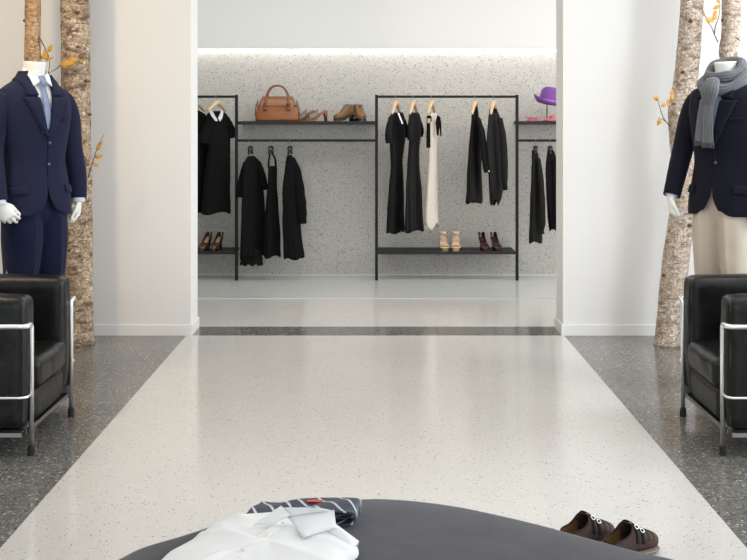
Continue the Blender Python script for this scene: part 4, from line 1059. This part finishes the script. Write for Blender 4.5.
def monk_shoe(x, y, yaw, label, side):
    r = thing('monk_strap_shoe', label, 'shoe', (x, y, 0), math.radians(yaw), 'brown suede shoes on the floor'); r.scale = (.95, .93, 1)
    L = .245
    K = [(0, .010, .018, .060, .62), (.03, .027, .018, .072, .62), (.12, .035, .018, .078, .62), (.25, .037, .018, .086, .62), (.36, .039, .018, .098, .68), (.43, .041, .018, .099, .86), (.48, .042, .018, .092, 1), (.6, .046, .018, .072, 1), (.75, .049, .018, .058, 1), (.88, .045, .018, .050, 1), (.96, .030, .018, .040, 1), (1, .008, .018, .028, 1)]
    shoe(r, L, K, M['brown_suede'], M['shoe_sole'], sole_th=.010, insole=M['shoe_lining'], solid=.004, n=30, S=40)
    # lining, welt
    rows = []
    for i in range(2, 18):
        s = i/40; hw, z0, h, wp = crv(K, s); rows.append([((hw-.005)*math.copysign(abs(math.sin(a))**.75, math.sin(a)), L*(.5-s), z0+h*(.5-.5*math.cos(a))*.985) for a in [(k/16*2-1)*PI*.60 for k in range(17)]])
    B().grid(rows, False).build('lining', M['shoe_lining'], r)
    wl = []
    for i in range(41):
        s = i/40; hw = crv(K, s)[0]+.001; wl.append((hw, L*(.5-s), .012))
    wl = wl+[(-a, b_, c_) for a, b_, c_ in reversed(wl)]; wl.append(wl[0])
    B().tube([(a, b_*1.0, c_) for a, b_, c_ in wl], .004, 8, cap=False).build('welt', M['shoe_sole'], r)
    B().box(-.028, .028, L*.5-.055, L*.5-.004, 0, .008).build('heel', M['rubber'], r, smooth=False, bevel=.004)
    for s0 in (.47, .58):
        rows = []
        for k in range(25):
            a = (-.62+1.24*k/24)*PI; row = []
            for ds in (-.035, 0, .035):
                hw, z0, h, wp = crv(K, s0+ds); sx = math.sin(PI-a) if False else math.sin(a)
                row.append(((hw+.003)*math.copysign(abs(math.sin(a))**.75, math.sin(a)), L*(.5-s0-ds), z0+.002+(h+.003)*(.5+.5*math.cos(a))))
            rows.append(row)
        st = B().grid(rows, False).build('strap', M['shoe_strap'], r, solid=.002)
        hw, z0, h, wp = crv(K, s0); a = side*.22*PI
        c = Vector(((hw+.006)*math.copysign(abs(math.sin(a))**.75, a), L*(.5-s0), z0+.006+h*(.5+.5*math.cos(a))))
        tv = Vector((math.cos(a), 0, -math.sin(a)*1.0)); fr = []
        for (u, v) in ((-1, -1), (-.3, -1.25), (1, -1), (1.1, 0), (1, 1), (-.3, 1.25), (-1, 1), (-1.1, 0), (-1, -1)): fr.append(tuple(c+tv*u*.0065+Vector((0, 1, 0))*v*.0065))
        B().tube(fr, .0015, 8, cap=False).build('buckle', M['chrome'], r)
    # topline roll
    tl = []
    for i in range(1, 18):
        s = i/40; hw, z0, h, wp = crv(K, s); a = PI*wp; tl.append((hw*abs(math.sin(a))**.75, L*(.5-s), z0+h*(.5-.5*math.cos(a))))
    tl = list(reversed(tl)); back = [(-a, b_, c_) for a, b_, c_ in reversed(tl)]
    B().tube(tl+back, .0028, 8).build('topline', M['shoe_strap'], r)
    for s0 in (.68, .72, .80):
        rows = []
        for k in range(17):
            a = (-.5+1.0*k/16)*PI; s = s0+.05*math.cos(a*1.0)-.03; hw, z0, h, wp = crv(K, s); rows.append(((hw+.0005)*math.copysign(abs(math.sin(a))**.75, math.sin(a)), L*(.5-s), z0+(h+.001)*(.5+.5*math.cos(a))))
        B().tube(rows, .0012, 6).build('stitching', M['shoe_strap'], r)
p = at(631, 0, 3.95); monk_shoe(p.x, 3.95, 124, 'dark brown suede shoe with silver buckles, farther right and nearer the pouf edge', -1)
p = at(588, 0, 4.04); monk_shoe(p.x, 4.04, 124, 'dark brown suede shoe, left one of the pair behind the pouf', -1)
